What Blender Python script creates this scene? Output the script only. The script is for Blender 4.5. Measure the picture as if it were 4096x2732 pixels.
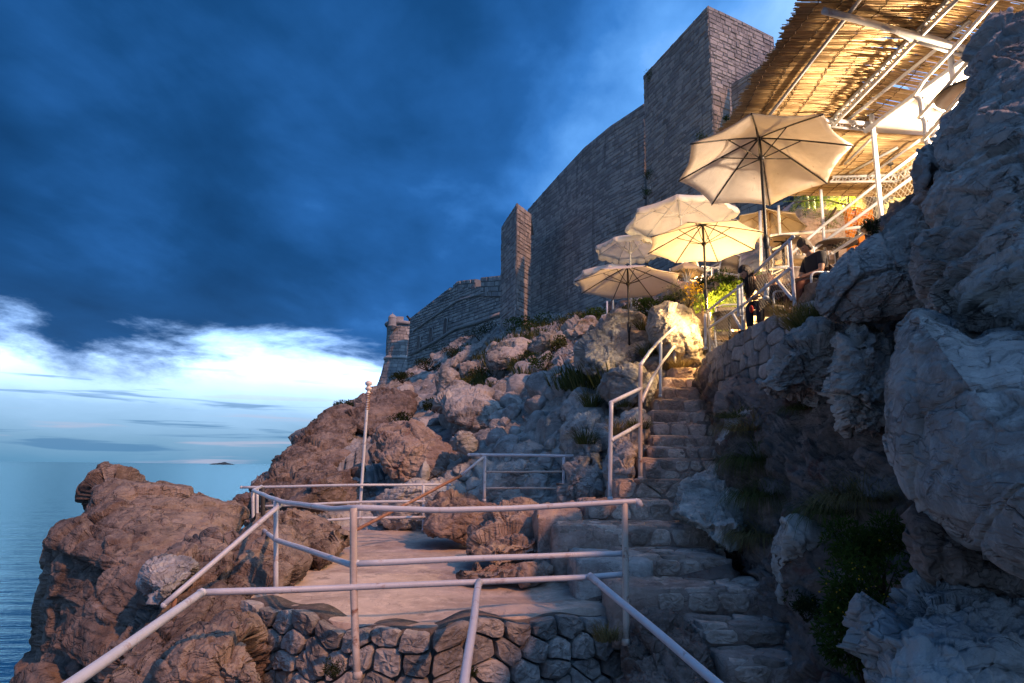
import bpy, bmesh, math, random
import numpy as np
from mathutils import Matrix, Vector
rad = math.radians
SC = bpy.context.scene
COL = SC.collection
for _o in list(bpy.data.objects): bpy.data.objects.remove(_o)

# ------------------------------------------------------------------ camera
PITCH, ROLL, FPX = rad(10.37), rad(0.56), 2730.7
cd = bpy.data.cameras.new('camera'); cam = bpy.data.objects.new('camera', cd); COL.objects.link(cam)
cd.sensor_width = 36; cd.lens = 24; cd.clip_start = .05; cd.clip_end = 90000
RM = Matrix.Rotation(rad(90) + PITCH, 4, 'X') @ Matrix.Rotation(ROLL, 4, 'Z')
cam.matrix_world = RM
SC.camera = cam
RN = np.array(RM.to_3x3())

# ------------------------------------------------------------------ world: dusk sky with long-exposure clouds
SUN_DIR = Vector((.52, -.56, .66)).normalized()      # towards the light
wd = bpy.data.worlds.new('World'); SC.world = wd; wd.use_nodes = True
nt = wd.node_tree; nt.nodes.clear()
def N(t, tree=None, **k):
    n = (tree or nt).nodes.new(t)
    for a, b in k.items(): setattr(n, a, b)
    return n
def setin(n, **k):
    for a, b in k.items(): n.inputs[a.replace('_', ' ')].default_value = b
def math_(tree, op, a, b=None, clamp=False):
    n = tree.nodes.new('ShaderNodeMath'); n.operation = op; n.use_clamp = clamp
    for i, x in enumerate((a, b)):
        if x is None: continue
        if isinstance(x, (int, float)): n.inputs[i].default_value = x
        else: tree.links.new(x, n.inputs[i])
    return n.outputs[0]
def sstep(tree, x, lo, hi, smooth=True):
    n = tree.nodes.new('ShaderNodeMapRange'); n.interpolation_type = 'SMOOTHSTEP' if smooth else 'LINEAR'
    tree.links.new(x, n.inputs['Value']); n.inputs['From Min'].default_value = lo; n.inputs['From Max'].default_value = hi
    return n.outputs['Result']
def mixc(tree, f, a, b, mode='MIX'):
    n = tree.nodes.new('ShaderNodeMix'); n.data_type = 'RGBA'; n.blend_type = mode; n.clamp_factor = True
    for i, x in ((0, f), (6, a), (7, b)):
        if isinstance(x, (int, float)): n.inputs[i].default_value = x
        elif isinstance(x, tuple): n.inputs[i].default_value = (*x, 1)
        else: tree.links.new(x, n.inputs[i])
    return n.outputs[2]
def ramp(tree, x, stops, interp='LINEAR'):
    n = tree.nodes.new('ShaderNodeValToRGB'); n.color_ramp.interpolation = interp
    e = n.color_ramp.elements
    while len(e) < len(stops): e.new(.5)
    for q, (p, c) in zip(e, stops):
        q.position = p; q.color = (*c, 1) if isinstance(c, tuple) else (c, c, c, 1)
    tree.links.new(x, n.inputs[0]); return n.outputs[0]
def noise(tree, vec, scale, detail=4, rough=.5, dist=0, lac=2.0):
    n = tree.nodes.new('ShaderNodeTexNoise'); n.inputs['Scale'].default_value = scale
    n.inputs['Detail'].default_value = detail; n.inputs['Roughness'].default_value = rough; n.inputs['Distortion'].default_value = dist
    if vec is not None: tree.links.new(vec, n.inputs['Vector'])
    return n.outputs['Fac']
def comb(tree, x, y, z):
    n = tree.nodes.new('ShaderNodeCombineXYZ')
    for i, a in enumerate((x, y, z)):
        if isinstance(a, (int, float)): n.inputs[i].default_value = a
        else: tree.links.new(a, n.inputs[i])
    return n.outputs[0]
L = nt.links.new
tc = N('ShaderNodeTexCoord'); sp = N('ShaderNodeSeparateXYZ'); L(tc.outputs['Generated'], sp.inputs[0])
X, Y_, Z = sp.outputs
Zp = math_(nt, 'MAXIMUM', Z, 0.0)
den = math_(nt, 'ADD', Zp, .16)
px = math_(nt, 'DIVIDE', X, den); py = math_(nt, 'DIVIDE', Y_, den)
# wind drags the clouds along a line receding ahead of the viewer, a little to the right
pvx = math_(nt, 'ADD', math_(nt, 'MULTIPLY', px, 1.0), math_(nt, 'MULTIPLY', py, -.10))
pv = comb(nt, math_(nt, 'MULTIPLY', pvx, .85), math_(nt, 'MULTIPLY', py, .50), 0.0)
n1 = noise(nt, pv, .95, 4, .52, .3)
n2 = noise(nt, comb(nt, math_(nt, 'MULTIPLY', pvx, 1.9), math_(nt, 'MULTIPLY', py, 1.15), 7.3), 1.15, 7, .60, .2)
n3 = noise(nt, comb(nt, math_(nt, 'ADD', X, math_(nt, 'MULTIPLY', Z, -.6)), Y_, math_(nt, 'MULTIPLY', Z, 1.5)), 4.5, 4, .5, .2)
nn = math_(nt, 'ADD', math_(nt, 'ADD', math_(nt, 'MULTIPLY', n1, .56), math_(nt, 'MULTIPLY', n2, .24)), math_(nt, 'MULTIPLY', n3, .20))
# clouds grow denser to the left, thinner to the right and overhead ahead
az = math_(nt, 'DIVIDE', X, math_(nt, 'MAXIMUM', math_(nt, 'SQRT', math_(nt, 'ADD', math_(nt, 'MULTIPLY', X, X), math_(nt, 'MULTIPLY', Y_, Y_))), .05))
nn = math_(nt, 'ADD', math_(nt, 'ADD', nn, .035), math_(nt, 'MULTIPLY', az, .30))
cl = ramp(nt, nn, [(.33, (.003, .040, .135)), (.42, (.008, .072, .235)), (.50, (.019, .125, .40)), (.555, (.046, .22, .64)), (.61, (.13, .40, .95)), (.69, (.45, .80, 1.4))])
# clear opening above the horizon
hn = noise(nt, comb(nt, math_(nt, 'MULTIPLY', X, 2.2), math_(nt, 'MULTIPLY', Y_, 2.2), math_(nt, 'MULTIPLY', Z, 7.0)), 1.8, 7, .62, .25)
zt = math_(nt, 'ADD', Z, math_(nt, 'MULTIPLY', math_(nt, 'SUBTRACT', hn, .5), -.19))
top = math_(nt, 'SUBTRACT', 1.0, sstep(nt, zt, .112, .182))
azf = math_(nt, 'SUBTRACT', 1.0, sstep(nt, az, -.16, .10))
opening = math_(nt, 'MULTIPLY', top, azf)
clear = ramp(nt, math_(nt, 'ADD', Z, math_(nt, 'MULTIPLY', math_(nt, 'SUBTRACT', hn, .5), .05)), [(.0, (.12, .31, .52)), (.03, (.22, .42, .64)), (.07, (.40, .66, .98)), (.105, (.85, 1.25, 1.9)), (.135, (1.4, 2.1, 3.4)), (.17, (1.1, 1.8, 3.1))])
# thin streaks close to the horizon
st = noise(nt, comb(nt, math_(nt, 'MULTIPLY', X, 3.0), math_(nt, 'MULTIPLY', Y_, 3.0), math_(nt, 'MULTIPLY', Z, 60.0)), 1.3, 4, .55, .4)
sf = math_(nt, 'MULTIPLY', sstep(nt, st, .54, .70), math_(nt, 'SUBTRACT', 1.0, sstep(nt, Z, .06, .12)))
clear = mixc(nt, math_(nt, 'MULTIPLY', sf, .55), clear, (.60, .56, .72))
sd = math_(nt, 'MULTIPLY', math_(nt, 'SUBTRACT', 1.0, sstep(nt, st, .33, .44)), math_(nt, 'SUBTRACT', 1.0, sstep(nt, Z, .10, .16)))
clear = mixc(nt, math_(nt, 'MULTIPLY', sd, .6), clear, (.06, .20, .42))
lowhaze = math_(nt, 'SUBTRACT', 1.0, sstep(nt, Z, .0, .30))
cl = mixc(nt, math_(nt, 'MULTIPLY', lowhaze, .45), cl, (.05, .20, .55))
skyc = mixc(nt, opening, cl, clear)
sky = N('ShaderNodeTexSky', sky_type='NISHITA', sun_disc=False); sky.sun_elevation = math.asin(SUN_DIR.z); sky.sun_rotation = math.atan2(SUN_DIR.x, SUN_DIR.y)
bg1 = N('ShaderNodeBackground'); L(sky.outputs[0], bg1.inputs[0]); bg1.inputs[1].default_value = .0015
bg2 = N('ShaderNodeBackground'); L(skyc, bg2.inputs[0]); bg2.inputs[1].default_value = 1.0
ad = N('ShaderNodeAddShader'); L(bg1.outputs[0], ad.inputs[0]); L(bg2.outputs[0], ad.inputs[1])
wo = N('ShaderNodeOutputWorld'); L(ad.outputs[0], wo.inputs[0])
wd.cycles.sampling_method = 'MANUAL'; wd.cycles.sample_map_resolution = 512

# ------------------------------------------------------------------ warm light
sl = bpy.data.lights.new('sun', 'SUN'); sl.energy = 2.7; sl.angle = rad(1.0); sl.color = (1.0, .43, .18)
so = bpy.data.objects.new('sun', sl); COL.objects.link(so)
so.rotation_euler = SUN_DIR.to_track_quat('Z', 'Y').to_euler()
SC.view_settings.view_transform = 'Standard'; SC.view_settings.look = 'None'; SC.view_settings.gamma = 1
SC.view_settings.use_curve_mapping = False; SC.view_settings.exposure = 0.0
cy = SC.cycles; cy.max_bounces = 5; cy.diffuse_bounces = 3; cy.glossy_bounces = 2; cy.transmission_bounces = 3
cy.sample_clamp_indirect = 3; cy.caustics_reflective = False; cy.caustics_refractive = False
cy.use_denoising = True

# ------------------------------------------------------------------ pixel -> world helpers (photo pixels 4096 x 2732)
def rays(u, v):
    u = np.asarray(u, float); v = np.asarray(v, float)
    c = np.stack([(u - 2048) / FPX, -(v - 1366) / FPX, -np.ones_like(u)], -1)
    return c @ RN.T
def PW(u, v, Y):
    r = rays(u, v); return r * (np.asarray(Y, float) / r[..., 1])[..., None]
def P(u, v, Y): return PW(np.array(u), np.array(v), Y)
def PZ(u, v, z):
    r = rays(np.array(u), np.array(v)); return r * (z / r[..., 2])[..., None]
OV = 4096 / 2351.0
def O(l): return [tuple([a[0] * OV, a[1] * OV] + list(a[2:])) for a in l]

# ------------------------------------------------------------------ numpy noise
def _h(i, j, k, s):
    n = (i.astype(np.int64) * 374761393 + j.astype(np.int64) * 668265263 + k.astype(np.int64) * 2147483647 + s * 144665) & 0xffffffff
    n = ((n ^ (n >> 13)) * 1274126177) & 0xffffffff
    n = ((n ^ (n >> 16)) * 2246822519) & 0xffffffff
    return ((n ^ (n >> 15)) & 0xffffff) / float(0xffffff)
def vnoise(p, s=0):
    i = np.floor(p).astype(np.int64); f = p - i; f = f * f * f * (f * (f * 6 - 15) + 10)
    r = 0
    for a in (0, 1):
        for b in (0, 1):
            for c in (0, 1):
                w = (f[:, 0] if a else 1 - f[:, 0]) * (f[:, 1] if b else 1 - f[:, 1]) * (f[:, 2] if c else 1 - f[:, 2])
                r = r + w * _h(i[:, 0] + a, i[:, 1] + b, i[:, 2] + c, s)
    return r * 2 - 1
def fbm(p, o=4, s=0, g=.5):
    r = 0; a = 1.0
    for q in range(o):
        r = r + a * vnoise(p * 2 ** q + 13.7 * q, s + q); a *= g
    return r
def facet(p, s=0, tilt=.8):
    """blocky fracture: every cell is a tilted plane; returns height and closeness to a crack"""
    i = np.floor(p).astype(np.int64)
    f1 = np.full(len(p), 9.); f2 = np.full(len(p), 9.); hh = np.zeros(len(p))
    for a in (-1, 0, 1):
        for b in (-1, 0, 1):
            for c in (-1, 0, 1):
                x, y, z = i[:, 0] + a, i[:, 1] + b, i[:, 2] + c
                q = np.stack([x + _h(x, y, z, s), y + _h(x, y, z, s + 1), z + _h(x, y, z, s + 2)], -1)
                d = p - q; dd = np.sqrt((d * d).sum(1))
                h = _h(x, y, z, s + 3) - .5 + tilt * ((_h(x, y, z, s + 4) - .5) * d[:, 0] + (_h(x, y, z, s + 5) - .5) * d[:, 1] + (_h(x, y, z, s + 6) - .5) * d[:, 2])
                m = dd < f1
                f2 = np.where(m, f1, np.minimum(f2, dd)); hh = np.where(m, h, hh); f1 = np.where(m, dd, f1)
    return hh, f2 - f1
def smooth01(x): x = np.clip(x, 0, 1); return x * x * (3 - 2 * x)
def rockdisp(p, sc, seed=0, strata=None, amp=1.0, fine=1.0):
    q = p / sc
    if strata is not None:
        ax = np.array(strata[:3], float); ax /= np.linalg.norm(ax)
        q = q + (strata[3] - 1) * (q @ ax)[:, None] * ax
    w = np.stack([fbm(q * .8, 2, seed + 5), fbm(q * .8 + 31, 2, seed + 6), fbm(q * .8 + 77, 2, seed + 7)], -1)
    q = q + w * .13
    h1, c1 = facet(q, seed, 1.7); h2, c2 = facet(q * 2.3 + 5, seed + 20, 1.8)
    e1 = smooth01(c1 / .05); e2 = smooth01(c2 / .07)
    d = .20 * h1 - .035 * (1 - e1) + .085 * h2 - .018 * (1 - e2)
    h3, c3 = facet(q * 6.5 + 9, seed + 40, 1.8); e3 = smooth01(c3 / .12)
    rg = 1 - np.abs(fbm(q * np.array([3., 3., 6.5]), 4, seed + 9)); h4, c4 = facet(q * 15 + 3, seed + 60, 1.8)
    d = d + fine * (.032 * h3 - .008 * (1 - e3)) + fine * .045 * (rg - .7) + fine * .012 * h4
    return d * sc * amp

# ------------------------------------------------------------------ objects
WL = {}
def wl(o): return WL.get(o.name, np.zeros(3)) if o is not None else np.zeros(3)
def props(o, label=None, cat=None, group=None, kind=None):
    if label: o['label'] = label
    if cat: o['category'] = cat
    if group: o['group'] = group
    if kind: o['kind'] = kind
    return o
def empty(name, loc, label=None, cat=None, group=None, kind=None, rz=0.0):
    o = bpy.data.objects.new(name, None); COL.objects.link(o); o.empty_display_size = .1
    o.location = loc; o.rotation_euler = (0, 0, rz); WL[o.name] = np.array(loc, float)
    return props(o, label, cat, group, kind)
def mk(name, V, F, mat, parent=None, smooth=True, local=False, **pr):
    V = np.asarray(V, float).reshape(-1, 3)
    if parent is not None: base = np.zeros(3) if local else wl(parent)
    else: base = np.zeros(3) if local else np.array([V[:, 0].mean(), V[:, 1].mean(), V[:, 2].min()])
    me = bpy.data.meshes.new(name)
    me.from_pydata((V - base).tolist(), [], F if isinstance(F, list) else F.tolist())
    if smooth: me.polygons.foreach_set('use_smooth', np.ones(len(me.polygons), bool))
    if isinstance(mat, (list, tuple)):
        for m in mat: me.materials.append(m)
    elif mat is not None: me.materials.append(mat)
    o = bpy.data.objects.new(name, me); COL.objects.link(o)
    if parent is not None: o.parent = parent; WL[o.name] = wl(parent) if not local else np.zeros(3)
    else: o.location = base; WL[o.name] = base
    return props(o, pr.get('label'), pr.get('cat'), pr.get('group'), pr.get('kind'))
def copy_tree(o, parent=None):
    c = o.copy(); COL.objects.link(c); c.parent = parent
    for ch in list(o.children): copy_tree(ch, c)
    return c
class MB:
    def __init__(s): s.v = []; s.f = []; s.n = 0
    def add(s, V, F):
        V = np.asarray(V, float).reshape(-1, 3); s.v.append(V)
        s.f += [tuple(int(i) + s.n for i in f) for f in F]; s.n += len(V); return s
    def box(s, c, d, R=None):
        x, y, z = [a / 2 for a in d]
        V = np.array([(a * x, b * y, e * z) for a in (-1, 1) for b in (-1, 1) for e in (-1, 1)], float)
        if R is not None: V = V @ np.array(R).T
        return s.add(V + np.array(c), [(0, 1, 3, 2), (4, 6, 7, 5), (0, 4, 5, 1), (2, 3, 7, 6), (0, 2, 6, 4), (1, 5, 7, 3)])
    def tube(s, pts, r, seg=8, cap=True):
        pts = np.asarray(pts, float); n = len(pts); rr = np.broadcast_to(np.asarray(r, float), (n,))
        T = np.gradient(pts, axis=0); T /= np.linalg.norm(T, axis=1)[:, None] + 1e-9
        up = np.array([0, 0, 1.]) if abs(T[0][2]) < .9 else np.array([1., 0, 0])
        A = np.cross(T[0], up); A /= np.linalg.norm(A)
        V = []
        for i in range(n):
            A = A - T[i] * (A @ T[i]); A /= np.linalg.norm(A); B = np.cross(T[i], A)
            a = np.arange(seg) * 2 * math.pi / seg
            V.append(pts[i] + rr[i] * (np.cos(a)[:, None] * A + np.sin(a)[:, None] * B))
        F = [(i * seg + j, i * seg + (j + 1) % seg, (i + 1) * seg + (j + 1) % seg, (i + 1) * seg + j) for i in range(n - 1) for j in range(seg)]
        if cap: F += [tuple(range(seg))[::-1], tuple((n - 1) * seg + j for j in range(seg))]
        return s.add(np.concatenate(V), F)
    def lathe(s, prof, seg=16, c=(0, 0, 0)):
        a = np.arange(seg) * 2 * math.pi / seg
        V = np.concatenate([np.stack([r * np.cos(a), r * np.sin(a), np.full(seg, z)], -1) for r, z in prof]) + np.array(c)
        n = len(prof)
        F = [(i * seg + j, i * seg + (j + 1) % seg, (i + 1) * seg + (j + 1) % seg, (i + 1) * seg + j) for i in range(n - 1) for j in range(seg)]
        F += [tuple(range(seg))[::-1], tuple((n - 1) * seg + j for j in range(seg))]
        return s.add(V, F)
    def build(s, name, mat, parent=None, **k):
        return mk(name, np.concatenate(s.v), s.f, mat, parent, **k)
ICO = {}
def ico(n):
    if n not in ICO:
        bm = bmesh.new(); bmesh.ops.create_icosphere(bm, subdivisions=n, radius=1)
        ICO[n] = (np.array([v.co[:] for v in bm.verts]), np.array([[v.index for v in f.verts] for f in bm.faces])); bm.free()
    return ICO[n]
def vnormals(V, F):
    n = np.cross(V[F[:, 1]] - V[F[:, 0]], V[F[:, 2]] - V[F[:, 0]]); r = np.zeros_like(V)
    for k in range(3): np.add.at(r, F[:, k], n)
    return r / (np.linalg.norm(r, axis=1)[:, None] + 1e-12)
def depthfn(ctrl):
    C = np.array(ctrl, float)
    if len(C) == 1: return lambda u, v: np.full(np.shape(u), C[0, 2])
    U = C[:, :2] / 1000; n = len(C)
    def K(a, b):
        d2 = ((a[:, None] - b[None]) ** 2).sum(-1); return d2 * np.log(d2 + 1e-9) * .5
    A = np.zeros((n + 3, n + 3)); A[:n, :n] = K(U, U) + 1e-3 * np.eye(n); A[:n, n] = 1; A[:n, n + 1:] = U
    A[n:, :n] = A[:n, n:].T
    w = np.linalg.lstsq(A, np.concatenate([np.log(C[:, 2]), np.zeros(3)]), rcond=None)[0]
    lo, hi = np.log(C[:, 2].min() * .9), np.log(C[:, 2].max() * 1.1)
    def f(u, v):
        u = np.asarray(u, float); sh = u.shape; q = np.stack([u.ravel(), np.asarray(v, float).ravel()], -1) / 1000
        r = np.concatenate([K(q[i:i + 20000], U) @ w[:n] for i in range(0, len(q), 20000)]) + w[n] + q @ w[n + 1:]
        return np.exp(np.clip(r, lo, hi)).reshape(sh)
    return f
def blob(name, outline, depth, mat, tf=.5, tb=.6, sub=5, sc=.8, seed=0, strata=None, amp=1.0, center=None, pw=.7, fine=1.0, parent=None, ragged=.03, chop=0, **pr):
    """closed rock from an outline (photo pixels) standing at its own distance: front and back bulge by tf / tb metres"""
    Pn = np.array(outline, float)[:, :2]; c = np.array(center, float) if center is not None else Pn.mean(0)
    m = 720; th = np.arange(m) * 2 * math.pi / m - math.pi; R = np.zeros(m)
    a = Pn - c; b = np.roll(a, -1, 0); e = b - a
    for i, t in enumerate(th):
        d = np.array([math.cos(t), math.sin(t)])
        den = d[0] * e[:, 1] - d[1] * e[:, 0]; den = np.where(abs(den) < 1e-9, 1e-9, den)
        s = (a[:, 0] * e[:, 1] - a[:, 1] * e[:, 0]) / den; q = (a[:, 0] * d[1] - a[:, 1] * d[0]) / den
        ok = (q >= -1e-6) & (q <= 1 + 1e-6) & (s > 0)
        R[i] = s[ok].max() if ok.any() else 1
    k = np.array([1, 2, 3, 2, 1.]); k /= k.sum(); Rp = np.concatenate([R[-2:], R, R[:2]]); R = np.convolve(Rp, k, 'valid')
    S, F = ico(sub)
    r = np.sqrt(S[:, 0] ** 2 + S[:, 1] ** 2); t = np.arctan2(-S[:, 1], S[:, 0])
    Rt = np.interp(t, np.concatenate([th, [math.pi]]), np.concatenate([R, [R[0]]]))
    if ragged: Rt = Rt * (1 + ragged * fbm(np.stack([np.cos(t) * 3, np.sin(t) * 3, np.full_like(t, seed * 1.7)], -1), 3, seed + 77))
    u = c[0] + r * Rt * np.cos(t); v = c[1] + r * Rt * np.sin(t)
    z = S[:, 2]; off = np.sign(z) * np.abs(z) ** pw * np.where(z > 0, -tf, -tb)
    D = depth(u, v) if callable(depth) else depthfn(depth)(u, v)
    V = PW(u, v, np.maximum(D + off, .6))
    if chop:                                                # break flat faces off the round form
        rg = np.random.RandomState(seed * 7 + 1); cc = V.mean(0)
        for _ in range(chop):
            d = rg.normal(size=3); d[1] = -abs(d[1]) * .9; d /= np.linalg.norm(d); s = (V - cc) @ d; o = s.max() - rg.uniform(.15, .85) * min(tf, s.max() * .4)
            V = V - (np.maximum(s - o, 0) * .86)[:, None] * np.array([d[0] * .35, d[1], d[2] * .35])
    V = V + vnormals(V, F) * rockdisp(V, sc, seed, strata, amp, fine)[:, None]
    return mk(name, V, F, mat, parent, **pr)
# ------------------------------------------------------------------ materials
def newmat(name):
    m = bpy.data.materials.new(name); m.use_nodes = True; t = m.node_tree
    b = t.nodes['Principled BSDF']; return m, t, b
def pos(t): return t.nodes.new('ShaderNodeNewGeometry').outputs['Position']
def scaled(t, v, s):
    n = t.nodes.new('ShaderNodeVectorMath'); n.operation = 'MULTIPLY'; t.links.new(v, n.inputs[0]); n.inputs[1].default_value = s; return n.outputs[0]
def voro(t, vec, scale, feat='DISTANCE_TO_EDGE'):
    n = t.nodes.new('ShaderNodeTexVoronoi'); n.feature = feat; n.inputs['Scale'].default_value = scale
    t.links.new(vec, n.inputs['Vector']); return n.outputs['Distance' if feat == 'DISTANCE_TO_EDGE' else 'Color']
def bump(t, b, h, strength=.5, dist=.02, prev=None):
    n = t.nodes.new('ShaderNodeBump'); n.inputs['Strength'].default_value = strength; n.inputs['Distance'].default_value = dist
    t.links.new(h, n.inputs['Height'])
    if prev is not None: t.links.new(prev, n.inputs['Normal'])
    if b is not None: t.links.new(n.outputs[0], b.inputs['Normal'])
    return n.outputs[0]
def rnd(t):
    g = t.nodes.new('ShaderNodeNewGeometry').outputs['Random Per Island']; o = t.nodes.new('ShaderNodeObjectInfo').outputs['Random']
    return math_(t, 'FRACT', math_(t, 'ADD', g, o))
def rockmat(name, c1, c2, stain=(.16, .07, .04), sc=1.0, stainamt=.5, vary=0.0, crack=.35, dark=(.03, .03, .03), rough=.9, bm=1.0):
    m, t, b = newmat(name); p = pos(t)
    w = t.nodes.new('ShaderNodeVectorMath'); w.operation = 'ADD'
    nw = t.nodes.new('ShaderNodeTexNoise'); nw.inputs['Scale'].default_value = 1.6 / sc; nw.inputs['Detail'].default_value = 3; t.links.new(p, nw.inputs['Vector'])
    t.links.new(p, w.inputs[0]); t.links.new(scaled(t, nw.outputs['Color'], (.45 * sc,) * 3), w.inputs[1]); pw = w.outputs[0]
    a = noise(t, p, .9 / sc, 6, .62, .4); col = mixc(t, sstep(t, a, .36, .64), c1, c2)
    a2 = noise(t, p, 6 / sc, 6, .7, .2); col = mixc(t, math_(t, 'MULTIPLY', sstep(t, a2, .45, .75), .55), col, tuple(min(1, x * 1.45) for x in c2))
    s = noise(t, p, 1.7 / sc, 5, .65, .8); col = mixc(t, math_(t, 'MULTIPLY', sstep(t, s, .56, .70), stainamt), col, stain)
    d = noise(t, pw, 2.6 / sc, 6, .7, .3); col = mixc(t, math_(t, 'MULTIPLY', sstep(t, d, .55, .72), .55), col, dark)
    def ridge(v, scale, w, det=3):
        return math_(t, 'SUBTRACT', 1.0, sstep(t, math_(t, 'ABSOLUTE', math_(t, 'SUBTRACT', noise(t, v, scale, det, .5, .3), .5)), .0, w))
    k1 = ridge(scaled(t, pw, (1.0, 1.0, 1.7)), 1.1 / sc, .012); k2 = ridge(scaled(t, pw, (1.6, 1.1, 2.6)), 3.0 / sc, .020)
    lay = ridge(scaled(t, pw, (.5, .5, 3.2)), 2.2 / sc, .05, 4)
    br = sstep(t, noise(t, p, 2.1 / sc, 2), .42, .58)
    kk = math_(t, 'ADD', math_(t, 'MULTIPLY', math_(t, 'MULTIPLY', k1, br), .8), math_(t, 'MULTIPLY', math_(t, 'MULTIPLY', k2, br), .5), True)
    col = mixc(t, math_(t, 'MULTIPLY', kk, crack), col, (.02, .017, .015))
    if vary: 
        hs = t.nodes.new('ShaderNodeHueSaturation'); t.links.new(col, hs.inputs['Color'])
        r = rnd(t); t.links.new(math_(t, 'ADD', math_(t, 'MULTIPLY', r, 2 * vary), 1 - vary), hs.inputs['Value']); col = hs.outputs[0]
    t.links.new(col, b.inputs['Base Color']); b.inputs['Roughness'].default_value = rough
    b.inputs['Specular IOR Level'].default_value = .25
    f = noise(t, p, 14 / sc, 8, .72, .15); g = noise(t, pw, 3.2 / sc, 5, .6, .2)
    hh = math_(t, 'ADD', math_(t, 'MULTIPLY', f, .30), math_(t, 'MULTIPLY', g, 1.1))
    hh = math_(t, 'SUBTRACT', hh, math_(t, 'MULTIPLY', kk, .40))
    hh = math_(t, 'SUBTRACT', hh, math_(t, 'MULTIPLY', lay, .16))
    bump(t, b, hh, .85 * bm, .055 * sc); return m
M = {}
M['rock'] = rockmat('limestone', (.24, .24, .24), (.43, .43, .425), stainamt=.3)
M['rock_far'] = rockmat('limestone hillside', (.22, .215, .205), (.45, .43, .405), sc=1.9, stainamt=.45)
M['rock_brown'] = rockmat('brown limestone', (.115, .088, .078), (.29, .235, .20), stain=(.12, .06, .04), stainamt=.5, crack=.45, bm=1.35)
M['rock_red'] = rockmat('red stained rock', (.19, .145, .125), (.36, .29, .255), stain=(.20, .08, .05), stainamt=.6, crack=.4)
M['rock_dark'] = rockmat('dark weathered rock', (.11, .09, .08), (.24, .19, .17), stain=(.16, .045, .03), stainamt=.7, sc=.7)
M['rock_pale'] = rockmat('pale limestone', (.36, .35, .33), (.54, .52, .49), stainamt=.18, crack=.45, sc=.8)
M['rock_blue'] = rockmat('smooth grey limestone', (.27, .27, .265), (.46, .455, .44), stainamt=.25, crack=.5, sc=.7, bm=1.3)
M['stone'] = rockmat('wall stone', (.22, .21, .205), (.38, .365, .35), sc=.35, stainamt=.35, vary=.32, crack=.25)
M['step'] = rockmat('step mortar', (.29, .22, .19), (.44, .345, .30), sc=.45, stainamt=.4, crack=.3)
M['flag'] = rockmat('step stone', (.33, .26, .22), (.55, .45, .39), sc=.3, stainamt=.4, vary=.42, crack=.25)
M['mortar'] = rockmat('mortar', (.085, .075, .068), (.15, .13, .12), sc=.3, stainamt=.3, crack=0)
M['concrete'] = rockmat('sandy concrete floor', (.38, .31, .265), (.54, .455, .395), sc=.8, stainamt=.35, stain=(.20, .13, .10), crack=.06, bm=.35)
def fort(name, c1, c2, joint):
    m, t, b = newmat(name); p = pos(t); r = rnd(t)
    col = mixc(t, sstep(t, r, .05, .95), c1, c2)
    a = noise(t, p, .35, 5, .6, .3); col = mixc(t, math_(t, 'MULTIPLY', sstep(t, a, .5, .7), .45), col, tuple(x * .5 for x in c1))
    a2 = noise(t, p, 5, 5, .7); col = mixc(t, math_(t, 'MULTIPLY', sstep(t, a2, .5, .75), .4), col, tuple(x * 1.3 for x in c2))
    dr = noise(t, scaled(t, p, (1.4, 1.4, .12)), 1.6, 4, .6); col = mixc(t, math_(t, 'MULTIPLY', sstep(t, dr, .55, .72), .5), col, tuple(x * .4 for x in c1))
    t.links.new(col, b.inputs['Base Color']); b.inputs['Roughness'].default_value = .95; b.inputs['Specular IOR Level'].default_value = .2
    bump(t, b, noise(t, p, 8, 6, .7), .8, .06); return m
M['fort'] = fort('fortress stone', (.30, .305, .31), (.50, .495, .475), None)
M['fortm'] = fort('fortress mortar', (.19, .19, .19), (.26, .26, .255), None)
def simple(name, c, rough=.6, metal=0, var=.15, sc=12, bs=.2, bd=.01, spec=.4, c2=None, mix=.5, sc2=3):
    m, t, b = newmat(name); p = t.nodes.new('ShaderNodeTexCoord').outputs['Object']
    a = noise(t, p, sc, 5, .6); col = mixc(t, a, tuple(x * (1 - var) for x in c), tuple(min(1, x * (1 + var)) for x in c))
    if c2: col = mixc(t, math_(t, 'MULTIPLY', sstep(t, noise(t, p, sc2, 6, .7, .4), .56, .68), mix), col, c2)
    t.links.new(col, b.inputs['Base Color']); b.inputs['Roughness'].default_value = rough; b.inputs['Metallic'].default_value = metal
    b.inputs['Specular IOR Level'].default_value = spec
    bump(t, b, noise(t, p, sc * 3, 4, .6), bs, bd); return m
M['white'] = simple('white painted steel', (.56, .60, .66), .38, c2=(.24, .09, .035), mix=.5, sc2=6, bs=.25)
M['rusty'] = simple('rusting white steel', (.55, .48, .42), .6, c2=(.20, .07, .03), mix=.9, sc2=6, bs=.5)
M['rustpipe'] = simple('rusty pipe', (.30, .16, .10), .8, c2=(.55, .45, .40), mix=.7, sc2=5, bs=.6)
M['darksteel'] = simple('dark steel', (.05, .05, .05), .5)
M['black'] = simple('black metal', (.018, .018, .02), .4)
M['table'] = simple('dark table top', (.07, .05, .035), .35, sc=6)
M['wood'] = simple('worn wood', (.35, .25, .15), .7, sc=5)
M['plastic_w'] = simple('white plastic', (.62, .60, .56), .45)
M['orange'] = simple('orange plastic crate', (.62, .20, .012), .4, var=.08)
M['crateblue'] = simple('grey blue plastic crate', (.05, .07, .11), .4)
M['redmark'] = simple('red print', (.5, .03, .02), .5)
M['skin'] = simple('skin', (.50, .27, .17), .5, var=.06)
M['hair'] = simple('dark hair', (.025, .016, .012), .55, sc=30, bs=.8)
M['hair2'] = simple('brown hair', (.06, .04, .025), .6, sc=30, bs=.8)
M['navy'] = simple('dark cloth', (.02, .02, .028), .9)
M['lilac'] = simple('pale cloth', (.42, .38, .42), .9)
M['jeans'] = simple('blue denim', (.07, .10, .16), .9)
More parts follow.
